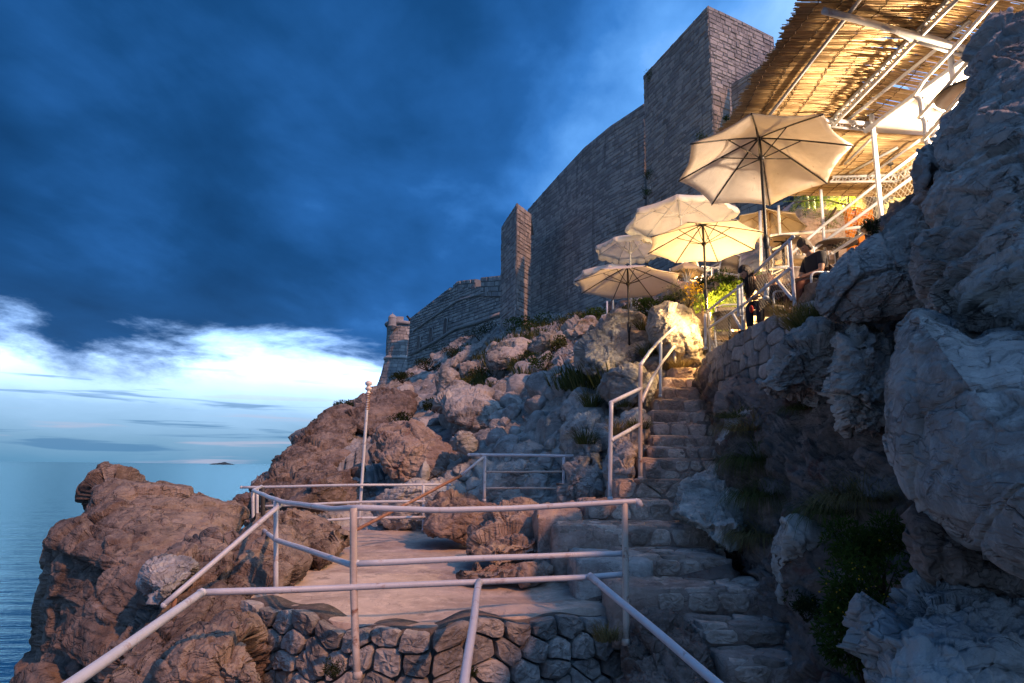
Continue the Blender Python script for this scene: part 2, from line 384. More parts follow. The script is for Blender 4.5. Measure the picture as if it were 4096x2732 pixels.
M['brownc'] = simple('brown cloth', (.12, .05, .035), .9)
M['red'] = simple('red cloth', (.45, .03, .02), .7)
M['bark'] = simple('bark', (.07, .05, .035), .9, bs=.8, bd=.03)
M['rope'] = simple('pale cord', (.5, .45, .36), .8)
M['ceramic'] = simple('white ceramic', (.7, .66, .62), .25)
def wicker():
    m, t, b = newmat('woven wicker'); p = t.nodes.new('ShaderNodeTexCoord').outputs['Object']
    w = t.nodes.new('ShaderNodeTexWave'); w.inputs['Scale'].default_value = 22; t.links.new(p, w.inputs['Vector']); w.bands_direction = 'Z'
    w2 = t.nodes.new('ShaderNodeTexWave'); w2.inputs['Scale'].default_value = 14; t.links.new(p, w2.inputs['Vector']); w2.bands_direction = 'X'
    f = math_(t, 'MULTIPLY', w.outputs['Fac'], w2.outputs['Fac'])
    t.links.new(mixc(t, f, (.22, .17, .12), (.58, .50, .40)), b.inputs['Base Color']); b.inputs['Roughness'].default_value = .6
    bump(t, b, f, .8, .01); return m
M['wicker'] = wicker()
def fabric(name, c, tr=.4):
    m = bpy.data.materials.new(name); m.use_nodes = True; t = m.node_tree; t.nodes.remove(t.nodes['Principled BSDF'])
    p = t.nodes.new('ShaderNodeTexCoord').outputs['Object']
    a = noise(t, p, 3, 5, .6, .5); col = mixc(t, math_(t, 'MULTIPLY', sstep(t, a, .45, .7), .35), c, tuple(x * .72 for x in c))
    sp_ = sstep(t, noise(t, p, 9, 3, .5), .70, .76); col = mixc(t, math_(t, 'MULTIPLY', sp_, .3), col, (.25, .14, .07))
    d = t.nodes.new('ShaderNodeBsdfDiffuse'); e = t.nodes.new('ShaderNodeBsdfTranslucent'); t.links.new(col, d.inputs[0]); t.links.new(col, e.inputs[0])
    bp = bump(t, None, math_(t, 'ADD', math_(t, 'MULTIPLY', noise(t, p, 140, 2, .5), .12), noise(t, scaled(t, p, (1, 1, .3)), 3.5, 4, .55, .6)), .35, .05); t.links.new(bp, d.inputs['Normal']); t.links.new(bp, e.inputs['Normal'])
    x = t.nodes.new('ShaderNodeMixShader'); x.inputs[0].default_value = tr; t.links.new(d.outputs[0], x.inputs[1]); t.links.new(e.outputs[0], x.inputs[2])
    t.links.new(x.outputs[0], t.nodes['Material Output'].inputs[0]); return m
M['canvas'] = fabric('cream parasol cloth', (.86, .82, .77), .42)
M['canvas_w'] = fabric('white parasol cloth', (.88, .86, .82), .5)
M['canvas_y'] = fabric('old cream cloth', (.60, .52, .40), .4)
def leafmat(name, c1, c2, tr=.35):
    m = bpy.data.materials.new(name); m.use_nodes = True; t = m.node_tree; t.nodes.remove(t.nodes['Principled BSDF'])
    r = rnd(t); col = mixc(t, r, c1, c2)
    d = t.nodes.new('ShaderNodeBsdfDiffuse'); e = t.nodes.new('ShaderNodeBsdfTranslucent'); t.links.new(col, d.inputs[0]); t.links.new(col, e.inputs[0])
    x = t.nodes.new('ShaderNodeMixShader'); x.inputs[0].default_value = tr; t.links.new(d.outputs[0], x.inputs[1]); t.links.new(e.outputs[0], x.inputs[2])
    t.links.new(x.outputs[0], t.nodes['Material Output'].inputs[0]); return m
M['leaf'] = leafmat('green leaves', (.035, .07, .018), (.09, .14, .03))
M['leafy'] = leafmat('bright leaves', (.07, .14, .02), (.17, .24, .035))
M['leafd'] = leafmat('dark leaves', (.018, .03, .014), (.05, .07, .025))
M['leafs'] = leafmat('silvery leaves', (.16, .18, .13), (.28, .28, .20))
M['grass'] = leafmat('grass blades', (.06, .085, .028), (.15, .15, .06), .2)
M['grassdry'] = leafmat('dry grass blades', (.16, .13, .06), (.30, .24, .11), .2)
M['flower'] = leafmat('yellow petals', (.55, .36, .03), (.70, .50, .06))
def reedmat():
    m = bpy.data.materials.new('dry reed'); m.use_nodes = True; t = m.node_tree; t.nodes.remove(t.nodes['Principled BSDF'])
    p = pos(t); r = rnd(t); col = mixc(t, r, (.34, .22, .10), (.66, .50, .28))
    v = math_(t, 'FRACT', math_(t, 'ADD', math_(t, 'MULTIPLY', noise(t, scaled(t, p, (.8, 6, 1)), 1.3, 3, .6), 2.5), r))
    col = mixc(t, math_(t, 'MULTIPLY', sstep(t, v, .80, .98), .6), col, (.10, .05, .02))
    d = t.nodes.new('ShaderNodeBsdfDiffuse'); e = t.nodes.new('ShaderNodeBsdfGlossy'); e.inputs[1].default_value = .35; t.links.new(col, d.inputs[0]); e.inputs[0].default_value = (.8, .7, .5, 1)
    x = t.nodes.new('ShaderNodeMixShader'); x.inputs[0].default_value = .07; t.links.new(d.outputs[0], x.inputs[1]); t.links.new(e.outputs[0], x.inputs[2])
    t.links.new(x.outputs[0], t.nodes['Material Output'].inputs[0]); return m
M['reed'] = reedmat()
def emit(name, c, s):
    m = bpy.data.materials.new(name); m.use_nodes = True; t = m.node_tree; b = t.nodes['Principled BSDF']
    b.inputs['Base Color'].default_value = (*c, 1); b.inputs['Emission Color'].default_value = (*c, 1); b.inputs['Emission Strength'].default_value = s; return m
M['lens'] = emit('glowing lamp glass', (1, .72, .28), 40)
def water():
    m = bpy.data.materials.new('sea water'); m.use_nodes = True; t = m.node_tree; t.nodes.remove(t.nodes['Principled BSDF']); p = pos(t)
    h = math_(t, 'ADD', noise(t, scaled(t, p, (.35, 1.3, 1)), .55, 5, .6, .3), math_(t, 'MULTIPLY', noise(t, scaled(t, p, (.05, .22, 1)), .6, 4, .6), 2.2))
    bn = bump(t, None, h, .30, .40)
    d = t.nodes.new('ShaderNodeBsdfDiffuse'); d.inputs[0].default_value = (.004, .060, .085, 1); t.links.new(bn, d.inputs['Normal'])
    g = t.nodes.new('ShaderNodeBsdfGlossy'); g.inputs[0].default_value = (.46, .66, .68, 1); g.inputs['Roughness'].default_value = .16; t.links.new(bn, g.inputs['Normal'])
    f = t.nodes.new('ShaderNodeFresnel'); f.inputs[0].default_value = 1.33; t.links.new(bn, f.inputs['Normal'])
    x = t.nodes.new('ShaderNodeMixShader'); t.links.new(math_(t, 'ADD', math_(t, 'MULTIPLY', f.outputs[0], .85), .06), x.inputs[0]); t.links.new(d.outputs[0], x.inputs[1]); t.links.new(g.outputs[0], x.inputs[2])
    t.links.new(x.outputs[0], t.nodes['Material Output'].inputs[0]); return m
M['water'] = water()

# ------------------------------------------------------------------ sea, far island
SEA = -8.0
n = 96; rr = np.concatenate([[2], np.geomspace(6, 60000, 46)]); a = np.arange(n) * 2 * math.pi / n
V = np.concatenate([np.stack([r * np.cos(a), r * np.sin(a), np.full(n, SEA)], -1) for r in rr])
F = [(i * n + j, i * n + (j + 1) % n, (i + 1) * n + (j + 1) % n, (i + 1) * n + j) for i in range(len(rr) - 1) for j in range(n)] + [tuple(range(n))]
mk('sea', V, F, M['water'], kind='structure')
def island():
    D = 5200.; c = P(889, 1849, D); n = 90; m = 14
    xs = np.linspace(-72, 74, n) * 1.05; V = []; rng = np.random.RandomState(4)
    prof = np.interp(xs, [-76, -60, -40, -20, -5, 12, 20, 24, 34, 50, 66, 77], [0, 7, 9, 11, 14, 18, 19, 14, 13, 9, 5, 0])
    prof = prof + np.abs(fbm(np.stack([xs * .12, xs * 0, xs * 0], -1), 4, 3)) * 3.2 * (prof > 1)
    for j in range(m):
        q = j / (m - 1) * 2 - 1
        V.append(np.stack([c[0] + xs, D + q * 60 + 0 * xs, SEA - .5 + prof * math.sqrt(max(0, 1 - q * q)) * .98], -1))
    V = np.concatenate(V); F = [(j * n + i, j * n + i + 1, (j + 1) * n + i + 1, (j + 1) * n + i) for j in range(m - 1) for i in range(n - 1)]
    mk('island', V, F, simple('far wooded island', (.03, .05, .06), .95), kind='structure')
island()

# ------------------------------------------------------------------ hillside
HC = O([(600,1110,24),(690,1005,28),(760,945,33),(860,895,42),(945,850,56),(1050,785,60),(1150,745,47),(1220,728,43),(1400,707,35),(1500,690,26),(1640,640,18.5),(1800,560,17),
 (600,1200,17),(700,1180,17),(900,1180,15.5),(1000,1130,16),(1100,1100,15),(1300,1100,13),(1380,1100,11.6),(1450,1000,11.6),(1540,850,14.6),(1400,900,15),(1300,1000,15.5),(1200,950,20),
 (1000,950,27),(1100,850,34),(850,1000,27),(750,1080,22),(1300,800,25),(1250,880,21),(1450,730,19),(1640,840,14.4),(1640,1000,12.4),(1500,1250,11),(1000,1250,13.5),(700,1300,14),
 (1900,480,17),(2100,450,14.5),(2100,800,12.5),(1750,700,14.6),(1850,620,15),(1950,560,16)])
HD = depthfn(HC)
HO = O([(575,1170),(600,1105),(690,1005),(760,945),(860,897),(945,852),(1050,785),(1150,748),(1220,728),(1400,707),(1480,692),(1560,640),(1700,560),(1850,440),(2000,380),(2200,400),(2200,800),(1950,1150),(1650,1330),(1300,1360),(1000,1350),(700,1340),(600,1280)])
hill = blob('hillside', HO, HD, M['rock_far'], tf=.35, tb=5, sub=8, sc=1.9, seed=3, center=(1350 * OV, 960 * OV), pw=.35, strata=(.3, .2, 1, 1.2), amp=.9, kind='structure', ragged=.0)

def boulder_proto(seed, sub=4, mat=None):
    S, F = ico(sub); rng = np.random.RandomState(seed)
    V = S.copy()
    for k in range(9):                                   # chop planes: angular block
        d = rng.normal(size=3); d /= np.linalg.norm(d); o = rng.uniform(.55, .85); s = V @ d
        V = V - np.maximum(s - o, 0)[:, None] * d * .93
    V = V * rng.uniform(.75, 1.15, 3)
    V = V + vnormals(V, F) * rockdisp(V * 1.0, .9, seed * 3, None, .55)[:, None]
    return V, F
BP = [boulder_proto(i + 1) for i in range(10)]
BM = [None] * 10
def scatter_rocks(n, seed):
    rng = np.random.RandomState(seed); k = 0
    zones = [  # u0,u1,v0,v1 (overview px), size px range, n, material
        ((640, 870, 960, 1150), (14, 40), 24, 'rock_brown'), ((860, 1160, 850, 1010), (10, 46), 44, 'rock_far'), ((1000, 1420, 745, 900), (9, 36), 46, 'rock_far'),
        ((950, 1330, 960, 1130), (14, 54), 58, 'rock'), ((1130, 1400, 830, 1010), (20, 66), 74, 'rock'), ((1300, 1480, 850, 1150), (16, 56), 34, 'rock_blue'), ((1440, 1640, 700, 860), (10, 30), 18, 'rock_far')]
    hp = np.array(HO)[:, :2]
    for (u0, u1, v0, v1), (s0, s1), cnt, mn in zones:
        for _ in range(cnt):
            u = rng.uniform(u0, u1) * OV; v = rng.uniform(v0, v1) * OV
            # keep inside the silhouette
            lim = np.interp(u / OV, [575, 600, 690, 760, 860, 945, 1050, 1150, 1220, 1400, 1480, 1640], [1170, 1110, 1010, 950, 905, 862, 797, 760, 742, 722, 705, 640])
            if v / OV < lim + 12: continue
            D = float(HD(u, v)); size = (s0 + (s1 - s0) * rng.rand() ** 2.2) * OV * D / FPX * .66
            i = rng.randint(10)
            if BM[i] is None or True:
                key = (i, mn)
                if key not in PM:
                    me = bpy.data.meshes.new('rock'); me.from_pydata(BP[i][0].tolist(), [], BP[i][1].tolist()); me.polygons.foreach_set('use_smooth', np.ones(len(me.polygons), bool)); me.materials.append(M[mn]); PM[key] = me
            o = bpy.data.objects.new('rock', PM[key]); COL.objects.link(o); o.parent = hill
            h_ = _bm.ray_cast(Vector((0, 0, 0)), Vector(rays(u, v)).normalized())[0]
            if h_ is None: continue
            p = np.array(h_) * (1 - size * .25 / h_.length) - wl(hill)
            o.location = p; o.rotation_euler = rng.uniform(0, 6.28, 3); o.scale = size * rng.uniform(.75, 1.3, 3); k += 1
PM = {}
from mathutils.bvhtree import BVHTree
_bm = BVHTree.FromPolygons([v.co + hill.location for v in hill.data.vertices], [tuple(p.vertices) for p in hill.data.polygons])
scatter_rocks(0, 5)

def R(name, outline, depth, mat, label, cat='boulder', **k):
    o = blob(name, O(outline), O(depth) if len(depth) > 1 or len(depth[0]) == 3 and depth[0][0] else depth, M[mat], label=label, cat=cat, **k); return o
def Rc(name, outline, Y, mat, label, dv=0.0, du=0.0, cat='boulder', **k):
    """outline in overview px, depth Y at centre, changing by dv per 100 px down and du per 100 px right"""
    ol = O(outline); c = np.array(ol)[:, :2].mean(0)
    f = lambda u, v: Y + dv * (v - c[1]) / (100 * OV) + du * (u - c[0]) / (100 * OV)
    k.setdefault('chop', 10); return blob(name, ol, f, M[mat], label=label, cat=cat, **k)
# cliff and hillside boulders that can be told apart
Rc('cliff_rock', [(600,1105),(640,1050),(690,1000),(760,945),(800,940),(835,960),(810,1010),(790,1080),(700,1110),(640,1125)], 24, 'rock_brown', 'brown fractured cliff rock falling to the sea beneath the round tower', dv=-4, tf=1.4, tb=4, sub=7, sc=1.3, seed=11, cat='rock')
Rc('cliff_rock', [(575,1170),(590,1120),(640,1080),(720,1085),(800,1100),(870,1110),(905,1150),(900,1190),(800,1200),(680,1190),(600,1190)], 18.5, 'rock_brown', 'low dark cliff foot behind the far railing, just above the water', dv=-2, tf=1.2, tb=4, sub=7, sc=1.1, seed=12, cat='rock')
Rc('boulder', [(790,950),(830,915),(880,898),(962,900),(958,945),(930,985),(890,1000),(850,1005),(810,985)], 27, 'rock_brown', 'squared warm boulder right of the tall white pole top', dv=-3, tf=.9, tb=2, sub=6, sc=1.2, seed=13)
Rc('boulder', [(865,985),(900,962),(945,967),(1000,1005),(1060,1045),(1105,1080),(1050,1108),(980,1110),(900,1100),(865,1050)], 18, 'rock_red', 'long dark slab with a lit diagonal ridge in the middle of the cliff', dv=-2, tf=1.2, tb=2, sub=7, sc=1.3, seed=14)
Rc('boulder', [(1005,905),(1030,880),(1062,872),(1100,890),(1140,930),(1165,960),(1150,985),(1085,990),(1030,960),(1008,935)], 21, 'rock_far', 'wide orange lit boulder halfway up the slope', dv=-4, tf=.9, tb=1.2, sub=6, sc=1.1, seed=15)
Rc('boulder', [(1111,828),(1130,800),(1160,783),(1200,775),(1216,790),(1200,822),(1180,845),(1150,850),(1120,843)], 27, 'rock_far', 'overhanging orange boulder high on the slope below the square tower', dv=-3, tf=.9, tb=1.0, sub=6, sc=1.0, seed=16)
Rc('boulder', [(1035,1010),(1055,990),(1085,992),(1100,1010),(1098,1035),(1070,1045),(1040,1035)], 16.5, 'rock', 'rounded grey boulder above the rail gate', tf=.5, tb=.6, sub=5, sc=.7, seed=17)
Rc('boulder', [(1028,850),(1035,822),(1048,828),(1056,845),(1050,865),(1035,872)], 32, 'rock_far', 'small upright pointed rock beside a pale split block', tf=.5, tb=.6, sub=4, sc=.9, seed=18)
Rc('boulder', [(1052,838),(1075,830),(1088,838),(1085,858),(1062,870),(1050,860)], 31.5, 'rock_far', 'pale split block next to the upright pointed rock', tf=.5, tb=.6, sub=4, sc=.9, seed=19)
Rc('boulder', [(1000,870),(1020,845),(1050,860),(1060,885),(1035,900),(1005,895)], 29, 'rock_far', 'lit block left of the split pair on the slope', tf=.6, tb=.6, sub=5, sc=1.0, seed=20)
Rc('boulder', [(1335,870),(1335,800),(1360,765),(1385,735),(1420,704),(1458,700),(1478,712),(1486,745),(1482,800),(1450,835),(1435,870),(1400,888),(1360,885)], 15.2, 'rock_blue', 'tall leaning boulder behind the lowest parasol pole, dark underneath', dv=-1.5, tf=.8, tb=1.2, sub=7, sc=1.0, seed=21, pw=.6)
Rc('boulder', [(1487,752),(1500,712),(1540,690),(1575,695),(1600,712),(1618,745),(1625,840),(1590,848),(1555,845),(1525,830),(1497,790)], 13.9, 'rock_far', 'large pale boulder brightly lit by the lamp at the top of the stairs', tf=.5, tb=.8, sub=6, sc=1.1, seed=22, amp=.7, pw=.5)
Rc('boulder', [(1385,890),(1410,858),(1455,842),(1490,855),(1500,885),(1480,930),(1440,945),(1400,925)], 12.6, 'rock_far', 'rounded warm boulder under the stair handrail', tf=.6, tb=.9, sub=6, sc=.9, seed=23)
Rc('boulder', [(1300,1060),(1318,990),(1345,930),(1375,890),(1400,892),(1402,950),(1385,1010),(1375,1070),(1350,1130),(1310,1110)], 12.6, 'rock_blue', 'long blue grey slab leaning beside the stair handrail post', dv=-1.2, tf=.6, tb=1.2, sub=6, sc=.9, seed=24)
Rc('boulder', [(1405,1000),(1430,950),(1465,940),(1490,960),(1485,1020),(1470,1095),(1430,1150),(1395,1150),(1385,1080)], 10.6, 'rock', 'rock bulging between the two handrail posts', dv=-.6, tf=.4, tb=1.0, sub=6, sc=.8, seed=25)
Rc('boulder', [(1300,1150),(1305,1090),(1330,1060),(1370,1070),(1400,1110),(1410,1150),(1370,1175),(1320,1170)], 11.4, 'rock_blue', 'grey rock face behind the right end of the rail gate', tf=.5, tb=1.0, sub=6, sc=.8, seed=26)
Rc('shore_rock', [(532,1150),(545,1138),(575,1135),(600,1140),(620,1165),(600,1190),(560,1180),(540,1165)], 20, 'rock_dark', 'small dark shore rock at the water left of the cliff foot', tf=.6, tb=.8, sub=5, sc=.7, seed=27, cat='rock')
Rc('boulder', [(880,890),(905,878),(935,880),(950,898),(930,905),(890,905)], 44, 'rock_far', 'grey boulder at the foot of the round tower', tf=1, tb=1, sub=5, sc=1.2, seed=28)
Rc('boulder', [(1010,850),(1050,815),(1090,795),(1110,790),(1100,812),(1060,835),(1020,860)], 42, 'rock_blue', 'long blue grey slab under the far fortress wall', tf=.8, tb=1, sub=5, sc=1.2, seed=29)
Rc('boulder', [(1212,800),(1225,780),(1250,770),(1290,765),(1300,780),(1270,800),(1235,812)], 25, 'rock_far', 'flat warm boulder right of the overhanging one', tf=.5, tb=.8, sub=5, sc=.9, seed=30)
Rc('boulder', [(1290,760),(1315,735),(1360,728),(1380,745),(1360,775),(1320,790),(1295,780)], 20, 'rock_far', 'cracked warm boulder near the thin white post on the slope', tf=.5, tb=.8, sub=5, sc=.8, seed=31)
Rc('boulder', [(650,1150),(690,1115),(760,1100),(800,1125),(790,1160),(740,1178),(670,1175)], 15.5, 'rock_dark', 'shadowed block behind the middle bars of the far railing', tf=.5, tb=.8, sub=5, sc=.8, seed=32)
Rc('boulder', [(830,1170),(880,1125),(960,1115),(1030,1125),(1060,1160),(1040,1200),(960,1215),(860,1205)], 14, 'rock', 'broken grey rock in the gap beyond the terrace edge', tf=.5, tb=1, sub=6, sc=.8, seed=33)
Rc('boulder', [(1110,1130),(1140,1075),(1210,1060),(1290,1075),(1300,1130),(1270,1155),(1160,1150)], 13.4, 'rock_blue', 'rough grey rock seen through the rail gate', tf=.5, tb=1, sub=6, sc=.8, seed=34)

# left foreground
G1 = R('boulder', [(200,1118),(232,1090),(265,1083),(330,1099),(365,1098),(420,1112),(470,1128),(530,1158),(560,1180),(548,1215),(500,1262),(430,1310),(380,1400),(300,1480),(220,1600),(40,1640),(60,1540),(85,1440),(95,1330),(106,1245),(160,1205),(185,1165)],
   [(260,1090,10.6),(540,1180,10.4),(330,1200,9.4),(150,1240,9.2),(430,1300,8.6),(120,1400,8.8),(250,1400,8.2),(100,1600,7.8),(300,1500,7.6)], 'rock_brown', 'huge layered brown boulder above the sea at the left, crossed by a thin railing shadow', center=(290 * OV, 1330 * OV), tf=.9, tb=2.5, sub=8, sc=2.1, seed=47, strata=(.35, .2, 1, 1.6), pw=.55, ragged=.015, fine=.8, amp=.48)
Rc('boulder', [(130,1640),(240,1500),(340,1395),(372,1310),(430,1275),(520,1215),(590,1160),(640,1195),(690,1250),(700,1290),(650,1345),(600,1385),(560,1400),(560,1500),(560,1640)], 7.1, 'rock_brown', 'sloping brown rock in front of the railing at the left end of the terrace', dv=-.75, du=.12, tf=.45, tb=1.6, sub=8, sc=1.7, seed=42, strata=(-.5, .1, 1, 1.5), pw=.5, fine=.75, amp=.6, center=(480 * OV, 1400 * OV))
Rc('boulder', [(322,1335),(345,1300),(375,1288),(425,1290),(445,1305),(425,1345),(385,1372),(345,1400),(325,1385)], 6.5, 'rock', 'flat topped brown block beside the loose end of the rail', tf=.35, tb=.5, sub=6, sc=.6, seed=43, dv=-.6)
Rc('boulder', [(590,1240),(600,1205),(650,1192),(700,1205),(760,1222),(800,1236),(770,1262),(750,1290),(700,1312),(650,1305),(610,1290)], 9.4, 'rock_brown', 'low brown rock hump at the left side of the terrace floor', dv=-1.6, tf=.35, tb=1.2, sub=7, sc=.8, seed=44)
Rc('boulder', [(585,1180),(610,1172),(660,1176),(720,1190),(790,1215),(760,1235),(660,1215),(600,1200)], 11.6, 'rock_brown', 'flat rock shelf below the far railing', dv=-1.5, tf=.3, tb=1.2, sub=6, sc=.7, seed=45)
Rc('boulder', [(350,1640),(380,1540),(430,1470),(520,1420),(570,1440),(590,1500),(600,1640)], 5.4, 'rock_brown', 'shadowed rock foot at the bottom left of the stone wall', dv=-.5, tf=.3, tb=1.2, sub=7, sc=.7, seed=46)
# between terrace and stairs
Rc('boulder', [(975,1222),(985,1160),(1005,1140),(1035,1130),(1080,1142),(1110,1155),(1150,1165),(1120,1210),(1085,1262),(1020,1240)], 11.2, 'rock_red', 'reddish rock step at the far right corner of the terrace', dv=-1, tf=.35, tb=1.0, sub=6, sc=.7, seed=51)
Rc('boulder', [(1070,1272),(1095,1225),(1135,1180),(1190,1166),(1240,1176),(1262,1205),(1262,1260),(1210,1285),(1130,1292)], 8.9, 'rock_red', 'pinkish cracked boulder sitting on the terrace beside the stairs', dv=-1.1, tf=.25, tb=.8, sub=7, sc=.9, seed=52, fine=1.2, chop=5)
Rc('boulder', [(1040,1325),(1100,1306),(1180,1296),(1245,1288),(1275,1300),(1240,1318),(1150,1326),(1060,1330)], 7.85, 'rock_red', 'low rock ridge rising out of the terrace floor', tf=.08, tb=.4, sub=6, sc=.5, seed=53, dv=-2.2)
Rc('boulder', [(1560,1120),(1600,1080),(1660,1062),(1705,1085),(1735,1140),(1740,1230),(1700,1275),(1640,1250),(1600,1210),(1545,1180)], 7.9, 'rock_pale', 'pale cracked rock bulging over the right side of the stairs', dv=-.8, tf=.28, tb=1.4, sub=7, sc=.9, seed=54, fine=1.0, amp=.8)
Rc('boulder', [(1645,940),(1655,885),(1690,862),(1720,880),(1738,925),(1735,965),(1690,975),(1655,965)], 10.2, 'rock_red', 'rust topped rock under the bar terrace wall beside the steps', tf=.4, tb=.9, sub=6, sc=.7, seed=55)
Rc('boulder', [(1640,1010),(1660,960),(1720,945),(1775,975),(1780,1050),(1740,1090),(1680,1080)], 9.0, 'rock', 'shadowed rock right of the middle steps', tf=.4, tb=.9, sub=6, sc=.7, seed=56)

# right bank and overhanging rocks
R('rock_bank', [(1600,850),(1660,810),(1800,760),(1900,650),(2000,560),(2120,420),(2200,280),(2420,120),(2520,600),(2520,1750),(1850,1750),(1760,1480),(1700,1340),(1650,1240),(1690,1100),(1640,980)],
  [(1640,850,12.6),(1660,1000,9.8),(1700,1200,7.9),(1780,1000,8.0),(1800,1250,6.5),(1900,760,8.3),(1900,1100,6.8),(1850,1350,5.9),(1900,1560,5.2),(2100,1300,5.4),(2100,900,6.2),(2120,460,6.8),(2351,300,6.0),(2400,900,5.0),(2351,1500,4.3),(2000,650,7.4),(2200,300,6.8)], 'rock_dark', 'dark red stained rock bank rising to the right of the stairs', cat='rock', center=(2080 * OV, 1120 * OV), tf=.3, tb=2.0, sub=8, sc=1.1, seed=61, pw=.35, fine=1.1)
Rc('boulder', [(1888,700),(1892,640),(1960,588),(2030,530),(2105,445),(2140,420),(2165,560),(2150,680),(2100,712),(2010,735),(1945,745)], 5.9, 'rock_blue', 'sloping boulder below the upper railing, pink where the lamp grazes it', dv=-.35, du=-.15, tf=.35, tb=.9, sub=7, sc=.8, seed=62, strata=(-.7, 0, 1, 1.5), fine=1.0, amp=.7)
Rc('boulder', [(2900,-200),(2351,30),(2300,62),(2262,100),(2238,160),(2222,215),(2196,290),(2150,340),(2122,378),(2112,440),(2135,520),(2112,610),(2128,690),(2190,745),(2280,765),(2450,760),(2900,760)], 4.3, 'rock_blue', 'tall dark blue rock wall rising to the top right corner', du=-.3, dv=-.12, tf=.55, tb=1.2, sub=8, sc=.9, seed=63, strata=(.8, .1, .7, 1.8), center=(2380 * OV, 470 * OV), pw=.6, fine=1.0, amp=.6)
Rc('boulder', [(2150,345),(2180,300),(2215,235),(2230,330),(2200,440),(2150,480),(2112,440),(2122,378)], 5.0, 'rock', 'knobbly brown rock tucked against the tall rock wall under the rails', tf=.4, tb=.8, sub=6, sc=.6, seed=64)
Rc('boulder', [(2900,770),(2351,768),(2230,768),(2160,745),(2105,722),(2082,760),(2068,840),(2064,940),(2072,1030),(2092,1110),(2118,1165),(2150,1195),(2220,1240),(2351,1310),(2900,1330)], 3.35, 'rock_blue', 'great smooth blue grey boulder filling the right edge', du=-.22, dv=-.05, tf=.65, tb=1.2, sub=8, sc=1.5, seed=65, center=(2300 * OV, 1000 * OV), pw=.75, fine=.9, amp=.45)
Rc('boulder', [(2095,1170),(2150,1190),(2220,1240),(2351,1310),(2480,1330),(2480,1480),(2351,1400),(2220,1350),(2130,1310),(2100,1240)], 3.7, 'rock_red', 'brown undercut rock beneath the great smooth boulder', tf=.3, tb=.9, sub=6, sc=.7, seed=66)
Rc('boulder', [(2060,1440),(2110,1360),(2200,1330),(2300,1360),(2480,1400),(2520,1700),(2040,1700),(2045,1540)], 3.5, 'rock', 'rough grey rock in the bottom right corner', dv=-.25, tf=.45, tb=.9, sub=7, sc=.8, seed=67, fine=1.3)
Rc('boulder', [(1752,890),(1770,850),(1810,800),(1855,765),(1905,750),(1950,775),(1945,850),(1930,905),(1880,925),(1850,905),(1800,905),(1765,905)], 7.0, 'rock_blue', 'jutting grey boulder with a dark hollow beneath, right of the wall', dv=.35, tf=.7, tb=1.0, sub=7, sc=.7, seed=68, fine=1.4)
Rc('boulder', [(1928,770),(1960,740),(2020,745),(2062,780),(2068,880),(2050,980),(2000,995),(1950,990),(1922,940),(1935,860)], 6.1, 'rock_pale', 'pale streaked boulder between the jutting rock and the great boulder', tf=.45, tb=.9, sub=7, sc=.7, seed=69, strata=(1, 0, -.5, 1.6), fine=1.4)
Rc('boulder', [(1785,1260),(1798,1215),(1835,1195),(1880,1203),(1915,1225),(1912,1290),(1880,1340),(1845,1378),(1805,1385),(1792,1330)], 5.9, 'rock_pale', 'bright pale block among the grass beside the lower steps', tf=.2, tb=.8, sub=6, sc=.7, seed=70, fine=1.0, amp=.8)
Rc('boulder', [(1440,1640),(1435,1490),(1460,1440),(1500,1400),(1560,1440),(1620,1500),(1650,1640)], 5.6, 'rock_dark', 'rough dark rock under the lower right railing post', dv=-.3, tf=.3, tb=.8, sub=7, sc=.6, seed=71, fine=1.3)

# unseen rock mass added beside and behind the viewer, shading right-hand rocks and stairs
_S, _F = ico(7); _V = _S * np.array([3.0, 3.0, 6.0]) + np.array([8.8, -2.0, 2.6]); _V = _V + vnormals(_V, _F) * rockdisp(_V, 1.6, 90)[:, None]
mk('cliff', _V, _F, M['rock'], kind='structure')
# ------------------------------------------------------------------ stones: irregular cells cut out of a wall or a floor
def clip(poly, n, c):
    out = []; m = len(poly)
    for i in range(m):
        a, b = poly[i], poly[(i + 1) % m]; da, db = a @ n - c, b @ n - c
        if da <= 0: out.append(a)
        if (da < 0) != (db < 0) and abs(da - db) > 1e-12: out.append(a + (b - a) * (da / (da - db)))
    return out
def cells(w, h, cw, ch, rng, jit=.33):
    rows = max(1, int(round(h / ch))); S = []
    for r in range(rows):
        k = max(1, int(round(w / cw * rng.uniform(.8, 1.25))))
        for i in range(k): S.append(((i + .5 + rng.uniform(-jit, jit)) * w / k, (r + .5 + rng.uniform(-jit, jit) * .8) * h / rows))
    S = np.array(S); sc = np.array([1, cw / ch * .8]); out = []
    for i, s in enumerate(S):
        poly = [np.array(q, float) for q in ((0, 0), (w, 0), (w, h), (0, h))]
        d = ((S - s) * sc); order = np.argsort((d * d).sum(1))[1:16]
        for j in order:
            n = (S[j] - s) * sc * sc; mid = (S[j] + s) / 2; poly = clip(poly, n, n @ mid)
            if len(poly) < 3: break
        if len(poly) >= 3: out.append(np.array(poly))
    return out
